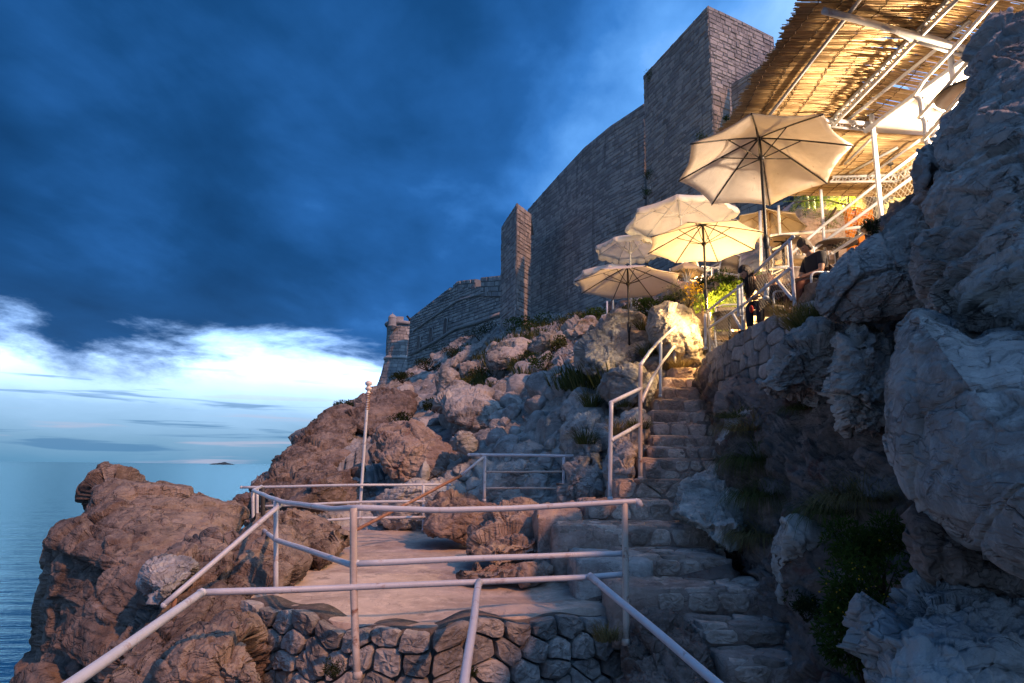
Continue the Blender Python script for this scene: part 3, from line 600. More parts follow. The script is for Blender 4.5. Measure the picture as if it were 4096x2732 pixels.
def stone_mesh(poly, fmap, gap, proud, rng, back=.07, seed=0, rough=.012, cut=.12):
    c = poly.mean(0); q = []
    for i in range(len(poly)):                                # cut the corners, then resample
        a, b = poly[i], poly[(i + 1) % len(poly)]; q += [a * (1 - cut) + b * cut, a * cut + b * (1 - cut)]
    q = np.array(q); e = np.linalg.norm(np.roll(q, -1, 0) - q, axis=1); cum = np.concatenate([[0], np.cumsum(e)]); n = 14
    t = np.linspace(0, cum[-1], n, endpoint=False); qq = np.concatenate([q, q[:1]])
    q = np.stack([np.interp(t, cum, qq[:, k]) for k in (0, 1)], -1)
    size = max(.02, np.sqrt(np.abs(np.dot(q[:, 0], np.roll(q[:, 1], 1)) - np.dot(q[:, 1], np.roll(q[:, 0], 1))) / 2))
    k = max(.3, 1 - gap / size * 1.6); tilt = rng.uniform(-.10, .10, 2)
    rings = []
    for s, o in ((k, -back), (k, proud * .35), (k * .93, proud * .85), (k * .62, proud), (k * .28, proud)):
        r = c + (q - c) * s * (1 + rng.uniform(-.035, .035, (n, 1)))
        oo = o + (0 if o < 0 else 1) * ((r - c) @ tilt + rng.uniform(-1, 1, n) * rough)
        rings.append(fmap(r[:, 0], r[:, 1], oo))
    V = np.concatenate(rings + [fmap(c[:1], c[1:], np.array([proud]))]); m = len(rings)
    F = [(i * n + j, i * n + (j + 1) % n, (i + 1) * n + (j + 1) % n, (i + 1) * n + j) for i in range(m - 1) for j in range(n)]
    F += [((m - 1) * n + j, (m - 1) * n + (j + 1) % n, m * n) for j in range(n)]
    return V, F
def pathmap(pts, side=1.0):
    pts = np.array(pts, float); seg = np.linalg.norm(np.diff(pts, axis=0), axis=1); cum = np.concatenate([[0], np.cumsum(seg)])
    tan = np.gradient(pts, cum, axis=0); tan /= np.linalg.norm(tan, axis=1)[:, None]
    def f(s): 
        p = np.stack([np.interp(s, cum, pts[:, k]) for k in (0, 1)], -1); t = np.stack([np.interp(s, cum, tan[:, k]) for k in (0, 1)], -1)
        t /= np.linalg.norm(t, axis=1)[:, None]; return p, np.stack([t[:, 1], -t[:, 0]], -1) * side
    return f, cum[-1]

# ------------------------------------------------------------------ terrace floor
FZ = -1.26
edge = PZ(*np.array([(1690,1250),(1600,1235),(1480,1395),(1300,1402),(1150,1422),(1000,1436),(900,1432),(750,1418),(640,1396),(555,1384),(600,1330),(560,1250),(640,1210),(800,1206),(980,1210),(1100,1190),(1300,1225)]).T * OV, FZ)[:, :2]
def in_poly(p, poly):
    x, y = p[:, 0], p[:, 1]; r = np.zeros(len(p), bool); j = len(poly) - 1
    for i in range(len(poly)):
        xi, yi = poly[i]; xj, yj = poly[j]
        c = ((yi > y) != (yj > y)) & (x < (xj - xi) * (y - yi) / (yj - yi + 1e-12) + xi); r ^= c; j = i
    return r
def floor_patch(name, poly, z, mat, step=.05, amp=.02, thick=.35, seed=1, **k):
    """slab with an uneven top, cut to a polygon outline"""
    from mathutils.geometry import delaunay_2d_cdt
    poly = np.array(poly); pts = []
    n = len(poly)
    for i in range(n):
        a, b = poly[i], poly[(i + 1) % n]; m = max(1, int(np.linalg.norm(b - a) / (step * 1.5)))
        for q in range(m): pts.append(a + (b - a) * q / m)
    nb = len(pts); bd = np.array(pts); bd = bd + .03 * np.stack([fbm(np.stack([bd[:, 0] * 3, bd[:, 1] * 3, bd[:, 0] * 0], -1), 3, seed), fbm(np.stack([bd[:, 0] * 3, bd[:, 1] * 3, bd[:, 0] * 0 + 9], -1), 3, seed)], -1)
    gx, gy = np.meshgrid(np.arange(poly[:, 0].min(), poly[:, 0].max(), step), np.arange(poly[:, 1].min(), poly[:, 1].max(), step))
    g = np.stack([gx.ravel(), gy.ravel()], -1); rng = np.random.RandomState(seed); g = g + rng.uniform(-.3, .3, g.shape) * step; g = g[in_poly(g, bd)]
    allp = [Vector(p) for p in np.concatenate([bd, g])]
    v, e, f, _, _, _ = delaunay_2d_cdt(allp, [(i, (i + 1) % nb) for i in range(nb)], [list(range(nb))], 1, 1e-5)
    v = np.array([q[:] for q in v]); zz = z + amp * fbm(np.stack([v[:, 0] * 1.1, v[:, 1] * 1.1, v[:, 0] * 0], -1), 5, seed + 4)
    V = np.concatenate([np.column_stack([v, zz]), np.column_stack([v[:nb], np.full(nb, z - thick)])]); m = len(v)
    F = [tuple(q) for q in f] + [(i, (i + 1) % nb, m + (i + 1) % nb, m + i) for i in range(nb)]
    return mk(name, V, F, mat, **k)
floor_patch('terrace_floor', edge, FZ, M['concrete'], kind='structure', amp=.035)
# ground below the retaining wall and everything near the viewer's feet
floor_patch('lower_ground', [(-6.5, 1.5), (2.6, 1.5), (2.6, 5.2), (.6, 5.5), (-2.4, 5.3), (-4.5, 6.6), (-6.5, 6.0)], -2.25, M['rock_dark'], step=.12, amp=.12, thick=1.2, seed=8, kind='structure')
bl = blob('terrace_bedrock', O([(560,1380),(640,1400),(900,1450),(1150,1440),(1480,1400),(1700,1300),(1700,1650),(500,1650)]), lambda u, v: 7.2 + 0 * u, M['rock_dark'], tf=.6, tb=1.2, sub=5, sc=.8, seed=81, kind='structure')

# ------------------------------------------------------------------ retaining wall of rubble stones
wpts = PZ(*np.array([(548,1385),(640,1403),(750,1424),(900,1440),(1000,1444),(1150,1430),(1300,1409),(1400,1398),(1492,1386)]).T * OV, FZ)[:, :2]
wf, wlen = pathmap(wpts, 1.0)
WT = empty('retaining_wall', (0, 5.5, -2.4), 'low dry stone retaining wall holding up the front edge of the terrace', 'wall')
rng = np.random.RandomState(31)
def topz(s): return FZ + .0 + .035 * np.sin(s * 3.1) + .03 * np.sin(s * 7.7 + 1)
def wmap(s, h, o):
    s = np.asarray(s, float); h = np.asarray(h, float); p, nrm = wf(np.clip(s, 0, wlen))
    z = topz(s) - h; q = p + nrm * (o + .10 * h)[:, None] if np.ndim(o) else p + nrm * (o + .10 * h)[..., None]
    return np.column_stack([q, z])
mb = MB(); ns = 60; S = np.linspace(0, wlen, ns); hh = [0, .4, .8, 1.3]
V = np.concatenate([wmap(S, np.full(ns, h), np.full(ns, -.05) + .025 * fbm(np.stack([S * 6, np.full(ns, h * 9), S * 0], -1), 3, 3)) for h in hh] + [wmap(S, np.full(ns, h), np.full(ns, -.30 - .1 * h)) for h in hh[::-1]])
F = [(j * ns + i, j * ns + i + 1, (j + 1) * ns + i + 1, (j + 1) * ns + i) for j in range(7) for i in range(ns - 1)] + [(7 * ns + i, 7 * ns + i + 1, i + 1, i) for i in range(ns - 1)]
mk('mortar_core', V, F, M['mortar'], WT)
for k, poly in enumerate(cells(wlen, 1.15, .26, .175, rng, .27)):
    big = rng.rand()
    V, F = stone_mesh(poly, wmap, .011, .02 + .06 * big * big, rng, .08, rough=.012, cut=.07)
    mk('stone', V, F, M['stone'], WT, smooth=False)

# ------------------------------------------------------------------ stairs
STEPS = [  # front edge v, Y, uL, uR  (photo px)
 (2657,5.30,2900,3420,-1.52),(2512,5.80,2780,3300,-1.33),(2365,6.32,2600,3140,-1.12),(2232,7.05,2480,2930,-.92),(2108,7.95,2215,2860,-.68),(2007,8.85,2330,2700,-.44),
 (1922,9.6,2455,2760,None),(1837,10.1,2560,2880,None),(1790,10.5,2590,2920,None),(1744,10.9,2590,2930,None),(1692,11.3,2595,2900,None),(1644,11.7,2600,2890,None),(1597,12.1,2620,2880,None),(1551,12.5,2640,2870,None),(1510,12.9,2650,2860,None),(1466,13.3,2690,2850,None)]
ST = empty('stone_stairs', (2.3, 8, -1.8), 'worn stone staircase climbing from the terrace up to the bar', 'stairs')
rng = np.random.RandomState(77)
def rough_box(c0, c1, amp, seed, nx=16, ny=8, nz=5):
    """closed box between two corners, edges worn, faces rough"""
    S = []; x = np.linspace(-1, 1, nx); y = np.linspace(-1, 1, ny); z = np.linspace(-1, 1, nz); idx = {}; V = []; F = []
    def g(i, j, k):
        if (i, j, k) not in idx: idx[(i, j, k)] = len(V); V.append((x[i], y[j], z[k]))
        return idx[(i, j, k)]
    for i in range(nx - 1):
        for j in range(ny - 1):
            for k, fl in ((0, 0), (nz - 1, 1)):
                q = (g(i, j, k), g(i + 1, j, k), g(i + 1, j + 1, k), g(i, j + 1, k)); F.append(q if fl else q[::-1])
    for i in range(nx - 1):
        for k in range(nz - 1):
            for j, fl in ((0, 1), (ny - 1, 0)):
                q = (g(i, j, k), g(i + 1, j, k), g(i + 1, j, k + 1), g(i, j, k + 1)); F.append(q if fl else q[::-1])
    for j in range(ny - 1):
        for k in range(nz - 1):
            for i, fl in ((0, 0), (nx - 1, 1)):
                q = (g(i, j, k), g(i, j + 1, k), g(i, j + 1, k + 1), g(i, j, k + 1)); F.append(q if fl else q[::-1])
    V = np.array(V); c0 = np.array(c0); c1 = np.array(c1); d = (c1 - c0) / 2; W = (c0 + c1) / 2 + V * d
    n = V / (np.abs(V).max(1)[:, None]); near = (np.abs(V) > .98).sum(1) - 1
    n = np.where(np.abs(V) > .98, np.sign(V), 0); n = n / np.linalg.norm(n, axis=1)[:, None]
    W = W + n * (amp * fbm(W * 4.5, 4, seed) - amp * .9 * (near > 0))[:, None]
    return W, F
for i, (v, Y, uL, uR, z) in enumerate(STEPS):
    uc = (uL + uR) / 2
    z = float(P(uc, v, Y)[2]); xL = float(P(uL, v, Y)[0]); xR = float(P(uR, v, Y)[0])
    if i + 1 < len(STEPS): Yn = STEPS[i + 1][1]; zn = float(P(uc, STEPS[i + 1][0], Yn)[2])
    else: Yn = Y + 1.0; zn = z + .2
    zp = (float(P((STEPS[i - 1][2] + STEPS[i - 1][3]) / 2, STEPS[i - 1][0], STEPS[i - 1][1])[2]) if i else z - .3)
    V, F = rough_box((xL, Y, zp - .45), (xR, Yn + .15, z), .028, 100 + i, nx=22, ny=9, nz=9)
    st = mk('step', V, F, M['step'], ST)
    # flagstones set in the tread, rubble in the riser
    w = xR - xL - .10; dpt = min(Yn - Y, 1.1)
    if i < 14:
        for poly in cells(w, dpt - .05, .26 if i < 6 else .34, .21 if i < 6 else .24, rng, .38):
            V, F = stone_mesh(poly, lambda a, b, o: np.column_stack([xL + .05 + a, Y + .015 + b, z + .0 + np.asarray(o) + 0 * a]), .009, .014, rng, .05, rough=.004)
            mk('flagstone', V, F, M['flag'], st)
    hz = min(z - zp, .30)
    for poly in cells(w, hz - .02, .27, .16, rng, .36):
        V, F = stone_mesh(poly, lambda a, b, o: np.column_stack([xL + .05 + a, Y - np.asarray(o) + 0 * a, zp + .01 + b]), .018, .026, rng, .05, rough=.008)
        V = V; F = [f[::-1] for f in F]
        mk('riser_stone', V, F, M['flag'], st, smooth=False)
# side blocks left of the stairs: landing with a pale rendered end
def rblock(name, u0, v0, u1, v1, Y, dY, mat, label, cat, amp=.03, seed=0, zt=None, nx=14):
    a = P(u0, v0, Y); b = P(u1, v1, Y)
    V, F = rough_box((a[0], Y, b[2]), (b[0], Y + dY, a[2]), amp, seed, nx=nx, ny=10, nz=9)
    return mk(name, V, F, mat, label=label, cat=cat)
rblock('landing_block', 2140, 2045, 2345, 2300, 8.55, 1.6, M['step'], 'flat topped masonry block between the pinkish boulder and the stairs', 'landing', seed=5, nx=22, amp=.07)
rblock('landing_block', 2215, 2110, 2500, 2330, 7.9, .6, M['step'], 'rendered masonry cheek at the left end of the wide step', 'landing', seed=6, amp=.05)
rblock('landing_block', 2300, 2235, 2625, 2420, 6.95, .95, M['stone'], 'whitewashed block with a small dark hole beside the right railing post', 'landing', seed=7)
rblock('landing_block', 2440, 2345, 2700, 2600, 6.3, .75, M['step'], 'mortared stone cheek where the terrace wall meets the steps', 'landing', seed=9)

# ------------------------------------------------------------------ squared masonry wall below the bar terrace
BZ = 2.05
bpts = [(3.72, 13.2), (3.62, 12.4), (3.58, 11.0), (3.58, 9.8), (3.66, 8.7), (3.95, 7.9), (4.5, 7.3)]
bf, blen = pathmap(bpts, 1.0)
BW = empty('masonry_wall', (3.7, 10, -.2), 'squared stone wall carrying the bar terrace above the stairs', 'wall')
def bmap(s, h, o):
    p, nrm = bf(np.clip(s, 0, blen)); return np.column_stack([p + nrm * (np.asarray(o) + .06 * h)[:, None], BZ + .05 - h])
ns = 40; S = np.linspace(0, blen, ns); hh = [0, 1.3, 2.6]
V = np.concatenate([bmap(S, np.full(ns, h), np.full(ns, -.03)) for h in hh] + [bmap(S, np.full(ns, h), np.full(ns, -.45)) for h in hh[::-1]])
F = [(j * ns + i, j * ns + i + 1, (j + 1) * ns + i + 1, (j + 1) * ns + i) for j in range(5) for i in range(ns - 1)] + [(5 * ns + i, 5 * ns + i + 1, i + 1, i) for i in range(ns - 1)]
mk('mortar_core', V, F, M['mortar'], BW)
for poly in cells(blen, 2.3, .40, .21, rng, .10):
    V, F = stone_mesh(poly, bmap, .012, .022, rng, .06, rough=.005, cut=.05); mk('stone', V, F, M['stone'], BW)
def slab(name, pts, z, thick, mat, **k):
    n = len(pts); V = [(x, y, z) for x, y in pts] + [(x, y, z - thick) for x, y in pts]
    F = [tuple(range(n)), tuple(range(n, 2 * n))[::-1]] + [(i, (i + 1) % n, n + (i + 1) % n, n + i) for i in range(n)]
    return mk(name, V, F, mat, smooth=False, **k)
floor_patch('bar_terrace', [(3.72, 13.2), (3.63, 12.3), (3.6, 11), (3.6, 9.8), (3.75, 8.7), (5.2, 8.0), (6.6, 8.0), (6.6, 13.6)], BZ, M['concrete'], step=.14, amp=.015, thick=.3, seed=12, kind='structure')
floor_patch('upper_bar_terrace', [(4.75, 11.3), (9.6, 11.3), (10.5, 17), (5.0, 17), (4.7, 13.2)], 3.42, M['concrete'], step=.2, amp=.015, thick=.28, seed=13, kind='structure')
UW = empty('masonry_wall', (6.5, 11.4, 2.0), 'rough lit stone wall under the upper bar terrace behind the seated people', 'wall')
u0f, ulen = pathmap([(4.75, 16.5), (4.72, 13.2), (4.75, 11.35), (7, 11.35), (9.5, 11.35)], 1.0)
def umap(s, h, o):
    p, nrm = u0f(np.clip(s, 0, ulen)); return np.column_stack([p - nrm * 0 + nrm * (np.asarray(o) + .04 * h)[:, None], 3.25 - h])
ns = 50; S = np.linspace(0, ulen, ns); hh = [0, .8, 1.5]
V = np.concatenate([umap(S, np.full(ns, h), np.full(ns, -.03)) for h in hh] + [umap(S, np.full(ns, h), np.full(ns, -.4)) for h in hh[::-1]])
mk('mortar_core', V, [(j * ns + i, j * ns + i + 1, (j + 1) * ns + i + 1, (j + 1) * ns + i) for j in range(5) for i in range(ns - 1)] + [(5 * ns + i, 5 * ns + i + 1, i + 1, i) for i in range(ns - 1)], M['mortar'], UW)
for poly in cells(ulen, 1.35, .34, .22, rng, .3):
    V, F = stone_mesh(poly, umap, .016, .035, rng, .06, rough=.008); mk('stone', V, F, M['stone'], UW)

# ------------------------------------------------------------------ fortress
def interp_path(pts, s, cum): return np.stack([np.interp(s, cum, [p[k] for p in pts]) for k in range(len(pts[0]))], -1)
def fortwall(root, segs, thick, rh, bw, seed, batter=.05, nparts=300, joint=.022, openings=(), partname='stone_block', proud=.05, mat='fort', matm='fortm'):
    """segs: list of (x, y, ztop, zbot) going left to right as seen from outside; outside is to the right of travel reversed"""
    pts = np.array(segs, float); d = np.linalg.norm(np.diff(pts[:, :2], axis=0), axis=1); cum = np.concatenate([[0], np.cumsum(d)]); rng = np.random.RandomState(seed)
    tan = np.gradient(pts[:, :2], cum, axis=0); tan /= np.linalg.norm(tan, axis=1)[:, None]
    if len(pts) == 2: tan[:] = (pts[1, :2] - pts[0, :2]) / d[0]
    def fm(s, z, o):
        q = interp_path(pts, s, cum); t = interp_path(tan, s, cum); t = t / np.linalg.norm(t, axis=1)[:, None]
        nrm = np.stack([t[:, 1], -t[:, 0]], -1); return np.column_stack([q[:, :2] + nrm * (o + batter * (q[:, 2] - z))[:, None], z])
    n = len(pts); s = cum
    A = [fm(s, pts[:, 2], np.zeros(n)), fm(s, pts[:, 3], np.zeros(n)), fm(s, pts[:, 3], np.full(n, -thick)), fm(s, pts[:, 2], np.full(n, -thick))]
    V = np.concatenate(A); F = [(a * n + i, ((a + 1) % 4) * n + i, ((a + 1) % 4) * n + i + 1, a * n + i + 1) for a in range(4) for i in range(n - 1)] + [(0, 3 * n, 2 * n, n), (n - 1, 2 * n - 1, 3 * n - 1, 4 * n - 1)]
    mk('wall_core', V, F, M[matm], root, smooth=False)
    B = []; ztop = pts[:, 2].max(); zb = pts[:, 3].min(); z = ztop; k = 0
    while z > zb:
        h = rh * rng.uniform(.75, 1.3); x = -bw * rng.rand()
        while x < cum[-1]:
            w = bw * rng.uniform(.5, 1.6); x0, x1 = max(x, 0), min(x + w, cum[-1]); x += w
            if x1 - x0 < .06: continue
            xm = (x0 + x1) / 2; zt = np.interp(xm, cum, pts[:, 2]); zbb = np.interp(xm, cum, pts[:, 3])
            dz = rng.uniform(-.16, .16) * rh; z1 = min(z + dz * .5, zt) - .01; z0 = z - h + rng.uniform(-.16, .16) * rh * .5
            if z1 - z0 < .05 or z0 < zbb - .5 or z0 > zt: continue
            if any(a < xm < b and c < (z0 + z1) / 2 < e for a, b, c, e in openings): continue
            if rng.rand() < .006: continue                    # a missing stone leaves a dark hole
            B.append((x0, x1, z0, z1))
        z -= h
    B = np.array(B); j = joint / 2; m = len(B); J = lambda a: rng.uniform(-1, 1, m) * a
    o = rng.uniform(.25, 1.0, m) * proud; bev = j * 1.3
    x0, x1, z0, z1 = B[:, 0] + j, B[:, 1] - j, B[:, 2] + j, B[:, 3] - j
    C = []
    jx, jz = bw * .035, rh * .06
    for (a, b) in ((x0, z0), (x1, z0), (x1, z1), (x0, z1)): C.append(((a + J(jx)), (b + J(jz))))
    cx, cz = (x0 + x1) / 2, (z0 + z1) / 2
    VV = [fm(a, b, np.full(m, -.005)) for a, b in C] + [fm(a + np.sign(cx - a) * bev, b + np.sign(cz - b) * bev, o) for a, b in C]
    VV = np.stack(VV, 1)                                      # m,8,3
    fq = [(4, 5, 6, 7), (0, 1, 5, 4), (1, 2, 6, 5), (2, 3, 7, 6), (3, 0, 4, 7)]
    size = np.linalg.norm(VV[:, 4] - VV[:, 6], axis=1) / np.linalg.norm(VV[:, 4], axis=1)
    order = np.argsort(-size); w0 = wl(root)
    for i in order[:nparts]: mk(partname, VV[i], fq, M[mat], root, smooth=False)
    rest = order[nparts:]
    if len(rest):
        Fr = (np.array(fq)[None] + 8 * np.arange(len(rest))[:, None, None]).reshape(-1, 4)
        mk('small_stones', VV[rest].reshape(-1, 3), Fr, M[mat], root, smooth=False, kind='stuff')
    return fm, cum
def zt(u, v, Y): return float(P(u, v, Y)[2])
# big tower on the right: shaded seaward face and lit face towards the bar
TW = empty('fortress_tower', (8.0, 28, 5), 'tall square fortress tower with one blue shaded and one warm lit face', 'tower')
c0 = P(2832, 22, 28.0); ztw = c0[2]; cL = P(2575, 310, 33.6); cR = P(3093, 148, 30.2)
fortwall(TW, [(cL[0], cL[1], ztw - .1, 4), (c0[0], c0[1], ztw, 4)], .05, .19, .36, 1, batter=.0, joint=.02)
fortwall(TW, [(c0[0], c0[1], ztw - .01, 4), ((c0[0] + cR[0]) / 2, (c0[1] + cR[1]) / 2, ztw + .0, 4), (cR[0], cR[1], ztw - .05, 4)], .05, .20, .36, 2, batter=.0)
fortwall(TW, [(cR[0], cR[1], ztw - .1, 8), (cR[0] - 1.0, cR[1] + 5, ztw - .1, 8)], .8, .3, .5, 3, nparts=0)
# long curtain wall to the left of the tower
CW = empty('fortress_wall', (4, 38, 6), 'immense blue shaded curtain wall rising from the slope to the tower', 'wall')
def cpt(u, v, Y, zb): p = P(u, v, Y); return (p[0], p[1], p[2], zb)
seg = [cpt(2112, 838, 47.5, 9), cpt(2230, 705, 43.3, 9), cpt(2335, 592, 39.8, 8), cpt(2440, 505, 36.9, 7), cpt(2580, 412, 34.2, 5)]
fortwall(CW, seg, 1.2, .22, .42, 4, batter=.03)
# slim tower at its far end
BT = empty('fortress_tower', (1.5, 45, 9), 'slim square buttress tower at the far end of the long wall, one side lit orange', 'tower')
a = P(2068, 812, 39.5); b = P(2007, 890, 43.2); c = P(2124, 832, 41.2)
fortwall(BT, [(b[0], b[1], a[2] - .2, 7), (a[0], a[1], a[2], 7)], .05, .26, .42, 5, batter=.0)
fortwall(BT, [(a[0], a[1], a[2] - .01, 7), (c[0], c[1], a[2] - .05, 7)], .05, .27, .42, 6, batter=.0)
mbx = MB(); mbx.add([(a[0], a[1], a[2] - .05), (b[0], b[1], a[2] - .25), (b[0] + 2.2, b[1] + 1.5, a[2] - .25), (c[0], c[1], a[2] - .1)], [(0, 1, 2, 3)])
mbx.build('roof_slab', M['fort'], BT, smooth=False)
# wall running from the tower behind the reed roof
RW = empty('fortress_wall', (10, 27, 8), 'lower fortress wall between the big tower and the reed roof', 'wall')
p1 = P(2925, 338, 28.4); p2 = P(3165, 150, 25.3); p3 = P(3400, -60, 22.4)
fortwall(RW, [(p1[0], p1[1], p1[2], 5), (p2[0], p2[1], p1[2] - .1, 5), (p3[0], p3[1], p1[2] - .2, 5)], .05, .24, .42, 7, batter=.02)
# far bastion: wall with merlons, string courses, arched windows
FW = empty('fortress_wall', (-6, 78, 15), 'distant bastion wall with battlements, string courses and three arched windows', 'wall')
def q(u, v, Y): return P(u, v, Y)
f0 = q(1642, 1272, 84); f1 = q(1800, 1150, 76); f2 = q(1843, 1125, 74); f3 = q(2015, 1108, 66)
zT = f1[2]
segF = [(f0[0], f0[1], f0[2] + .0, 10), (f1[0], f1[1], f1[2], 10), (f2[0], f2[1], q(1843, 1150, 74)[2], 10), (f3[0] + .3, f3[1], q(2015, 1140, 66)[2], 10)]
cumF = np.concatenate([[0], np.cumsum(np.linalg.norm(np.diff(np.array(segF)[:, :2], axis=0), axis=1))])
WIN = [(1785, 1303, 27, 15), (1726, 1341, 25, 13), (1677, 1371, 24, 11)]
opn = []
def s_at_u(u):
    s = np.linspace(0, cumF[-1], 400); xy = interp_path(np.array(segF)[:, :2], s, cumF); uu = 2048 + FPX * (xy[:, 0] / xy[:, 1]); return float(np.interp(u, uu, s)), xy[np.argmin(abs(uu - u))]
for (u, v, h, w) in WIN:
    s_, xy = s_at_u(u); zc = P(u, v, xy[1])[2]; opn.append((s_ - .45, s_ + .45, zc - 1.0, zc + .9))
fmF, _ = fortwall(FW, segF, 1.5, .34, .6, 8, batter=.05, openings=opn, joint=.06, proud=.09)
for (s0, s1, za, zb_) in opn:
    s = (s0 + s1) / 2; w = .42; zc = (za + zb_) / 2; ang = np.linspace(0, math.pi, 9)
    ss = np.concatenate([[s + w, s - w], s - w * np.cos(ang)]); zz = np.concatenate([[za, za], zb_ - .4 + .4 * np.sin(ang)])
    ss = np.concatenate([[s - w, s + w], s + w * np.cos(ang)]); 
    V = np.concatenate([fmF(ss, zz, np.full(len(ss), .10)), fmF(ss, zz, np.full(len(ss), .02))]); n = len(ss)
    mk('window_opening', V, [tuple(range(n)), ] + [(i, (i + 1) % n, n + (i + 1) % n, n + i) for i in range(n)], M['black'], FW, smooth=False)
    mb = MB(); mb.tube(fmF(ss[1:], zz[1:], np.full(n - 1, .10)), .06, 5); mb.build('window_frame', M['fort'], FW)
def course(u_v_list, r, name='string_course'):
    pts = []
    for u, v in u_v_list:
        s_, xy = s_at_u(u); z = P(u, v, xy[1])[2]; pts.append(fmF(np.array([s_]), np.array([z]), np.array([.12]))[0])
    mb = MB(); mb.tube(pts, r, 8); mb.build(name, M['fort'], FW)
course([(1652, 1325), (1740, 1263), (1829, 1203), (1920, 1178), (2005, 1152)], .13)
course([(1648, 1420), (1740, 1372), (1829, 1316), (1920, 1290), (2005, 1258)], .19)
def merlon(u0, u1, vt0, vt1, vb, Y0, Y1):
    a, b = P(u0, vt0, Y0), P(u1, vt1, Y1); nx, ny = (b[1] - a[1]), -(b[0] - a[0]); l = math.hypot(nx, ny); nx, ny = nx / l * 1.2, ny / l * 1.2
    za, zb2 = P(u0, vb, Y0)[2] - .3, P(u1, vb, Y1)[2] - .3
    V = [(a[0], a[1], za), (b[0], b[1], zb2), (b[0] - nx, b[1] - ny, zb2), (a[0] - nx, a[1] - ny, za), (a[0], a[1], a[2]), (b[0], b[1], b[2]), (b[0] - nx, b[1] - ny, b[2]), (a[0] - nx, a[1] - ny, a[2])]
    mrl = mk('merlon', V, [(3, 2, 1, 0), (4, 5, 6, 7), (0, 1, 5, 4), (1, 2, 6, 5), (2, 3, 7, 6), (3, 0, 4, 7)], M['fortm'], FW, smooth=False)
    r_ = np.random.RandomState(int(u0)); B = MB(); L_ = math.hypot(b[0] - a[0], b[1] - a[1]); rows = max(2, int((a[2] - za) / .42)); 
    for i in range(rows):
        k = max(2, int(L_ / .75))
        for j in range(k):
            t0, t1 = (j + .06) / k, (j + .94) / k; sh = r_.uniform(-.2, .2) / k; f0_, f1_ = (i + .07) / rows, (i + .93) / rows; o = .05 + r_.rand() * .06
            def pt(t, f, o): return (a[0] + (b[0] - a[0]) * t + nx / 1.2 * o, a[1] + (b[1] - a[1]) * t + ny / 1.2 * o, (za + (zb2 - za) * t) * (1 - f) + (a[2] + (b[2] - a[2]) * t) * f)
            t0, t1 = max(.01, t0 + sh), min(.99, t1 + sh)
            B.add([pt(t0, f0_, 0), pt(t1, f0_, 0), pt(t1, f1_, 0), pt(t0, f1_, 0), pt(t0 + .01, f0_ + .02, o), pt(t1 - .01, f0_ + .02, o), pt(t1 - .01, f1_ - .02, o), pt(t0 + .01, f1_ - .02, o)], [(4, 5, 6, 7), (0, 1, 5, 4), (1, 2, 6, 5), (2, 3, 7, 6), (3, 0, 4, 7)])
    B.build('facing_stones', M['fort'], mrl, smooth=False, kind='stuff')
merlon(1814, 1832, 1140, 1124, 1190, 75.4, 74.6); merlon(1832, 1902, 1124, 1116, 1190, 74.6, 71.5); merlon(1924, 2012, 1110, 1101, 1175, 70, 66)
# round corner tower with turret and flared foot
RT = empty('round_tower', (-15, 86, 10), 'round corner tower with a small domed turret and flared base', 'tower')
cc = P(1598, 1400, 88); cx, cyy = cc[0], cc[1]; Rr = 52 / FPX * 88
def zz_(v): return P(1598, v, 86)[2]
prof = [(Rr * 1.05, zz_(1285)), (Rr * 1.05, zz_(1292)), (Rr, zz_(1298)), (Rr * 1.0, zz_(1420)), (Rr * 1.06, zz_(1424)), (Rr * 1.06, zz_(1432)), (Rr * 1.05, zz_(1436)), (Rr * 1.35, zz_(1500)), (Rr * 1.75, zz_(1570))]
MB().lathe([(.01, prof[0][1])] + prof, 40, (cx, cyy, 0)).build('tower_core', M['fortm'], RT, smooth=False)
r_ = np.random.RandomState(9); B = []; z = prof[0][1]; fq = [(4, 5, 6, 7), (0, 1, 5, 4), (1, 2, 6, 5), (2, 3, 7, 6), (3, 0, 4, 7)]
PR = np.array(prof)[::-1]
while z > prof[-1][1]:
    h = .40 * r_.uniform(.8, 1.2); Rz = np.interp(z - h / 2, PR[:, 1], PR[:, 0]); th = math.pi * .9 + r_.rand() * .1
    while th < math.pi * 2.1:
        dt = .65 * r_.uniform(.6, 1.5) / Rz; o = .03 + .08 * r_.rand(); q0, q1 = th + .03 / Rz, th + dt - .03 / Rz
        R0, R1 = np.interp(z - h + .03, PR[:, 1], PR[:, 0]), np.interp(z - .03, PR[:, 1], PR[:, 0])
        pp = [(q0, z - h + .03, R0), (q1, z - h + .03, R0), (q1, z - .03, R1), (q0, z - .03, R1)]
        B.append([(cx + Rk * math.cos(t), cyy + Rk * math.sin(t), zk) for t, zk, Rk in pp] + [(cx + (Rk + o) * math.cos(t), cyy + (Rk + o) * math.sin(t), zk) for t, zk, Rk in pp]); th += dt
    z -= h
B = np.array(B); Fr = (np.array(fq)[None] + 8 * np.arange(len(B))[:, None, None]).reshape(-1, 4)
mk('facing_stones', B.reshape(-1, 3), Fr, M['fort'], RT, smooth=False, kind='stuff')
for zc, r in ((1288, .28), (1428, .22)):
    a = np.arange(41) * 2 * math.pi / 40; Rk = Rr * (1.08 if zc == 1288 else 1.08)
    MB().tube(np.column_stack([cx + Rk * np.cos(a), cyy + Rk * np.sin(a), np.full(41, zz_(zc))]), r, 6).build('string_course', M['fort'], RT)
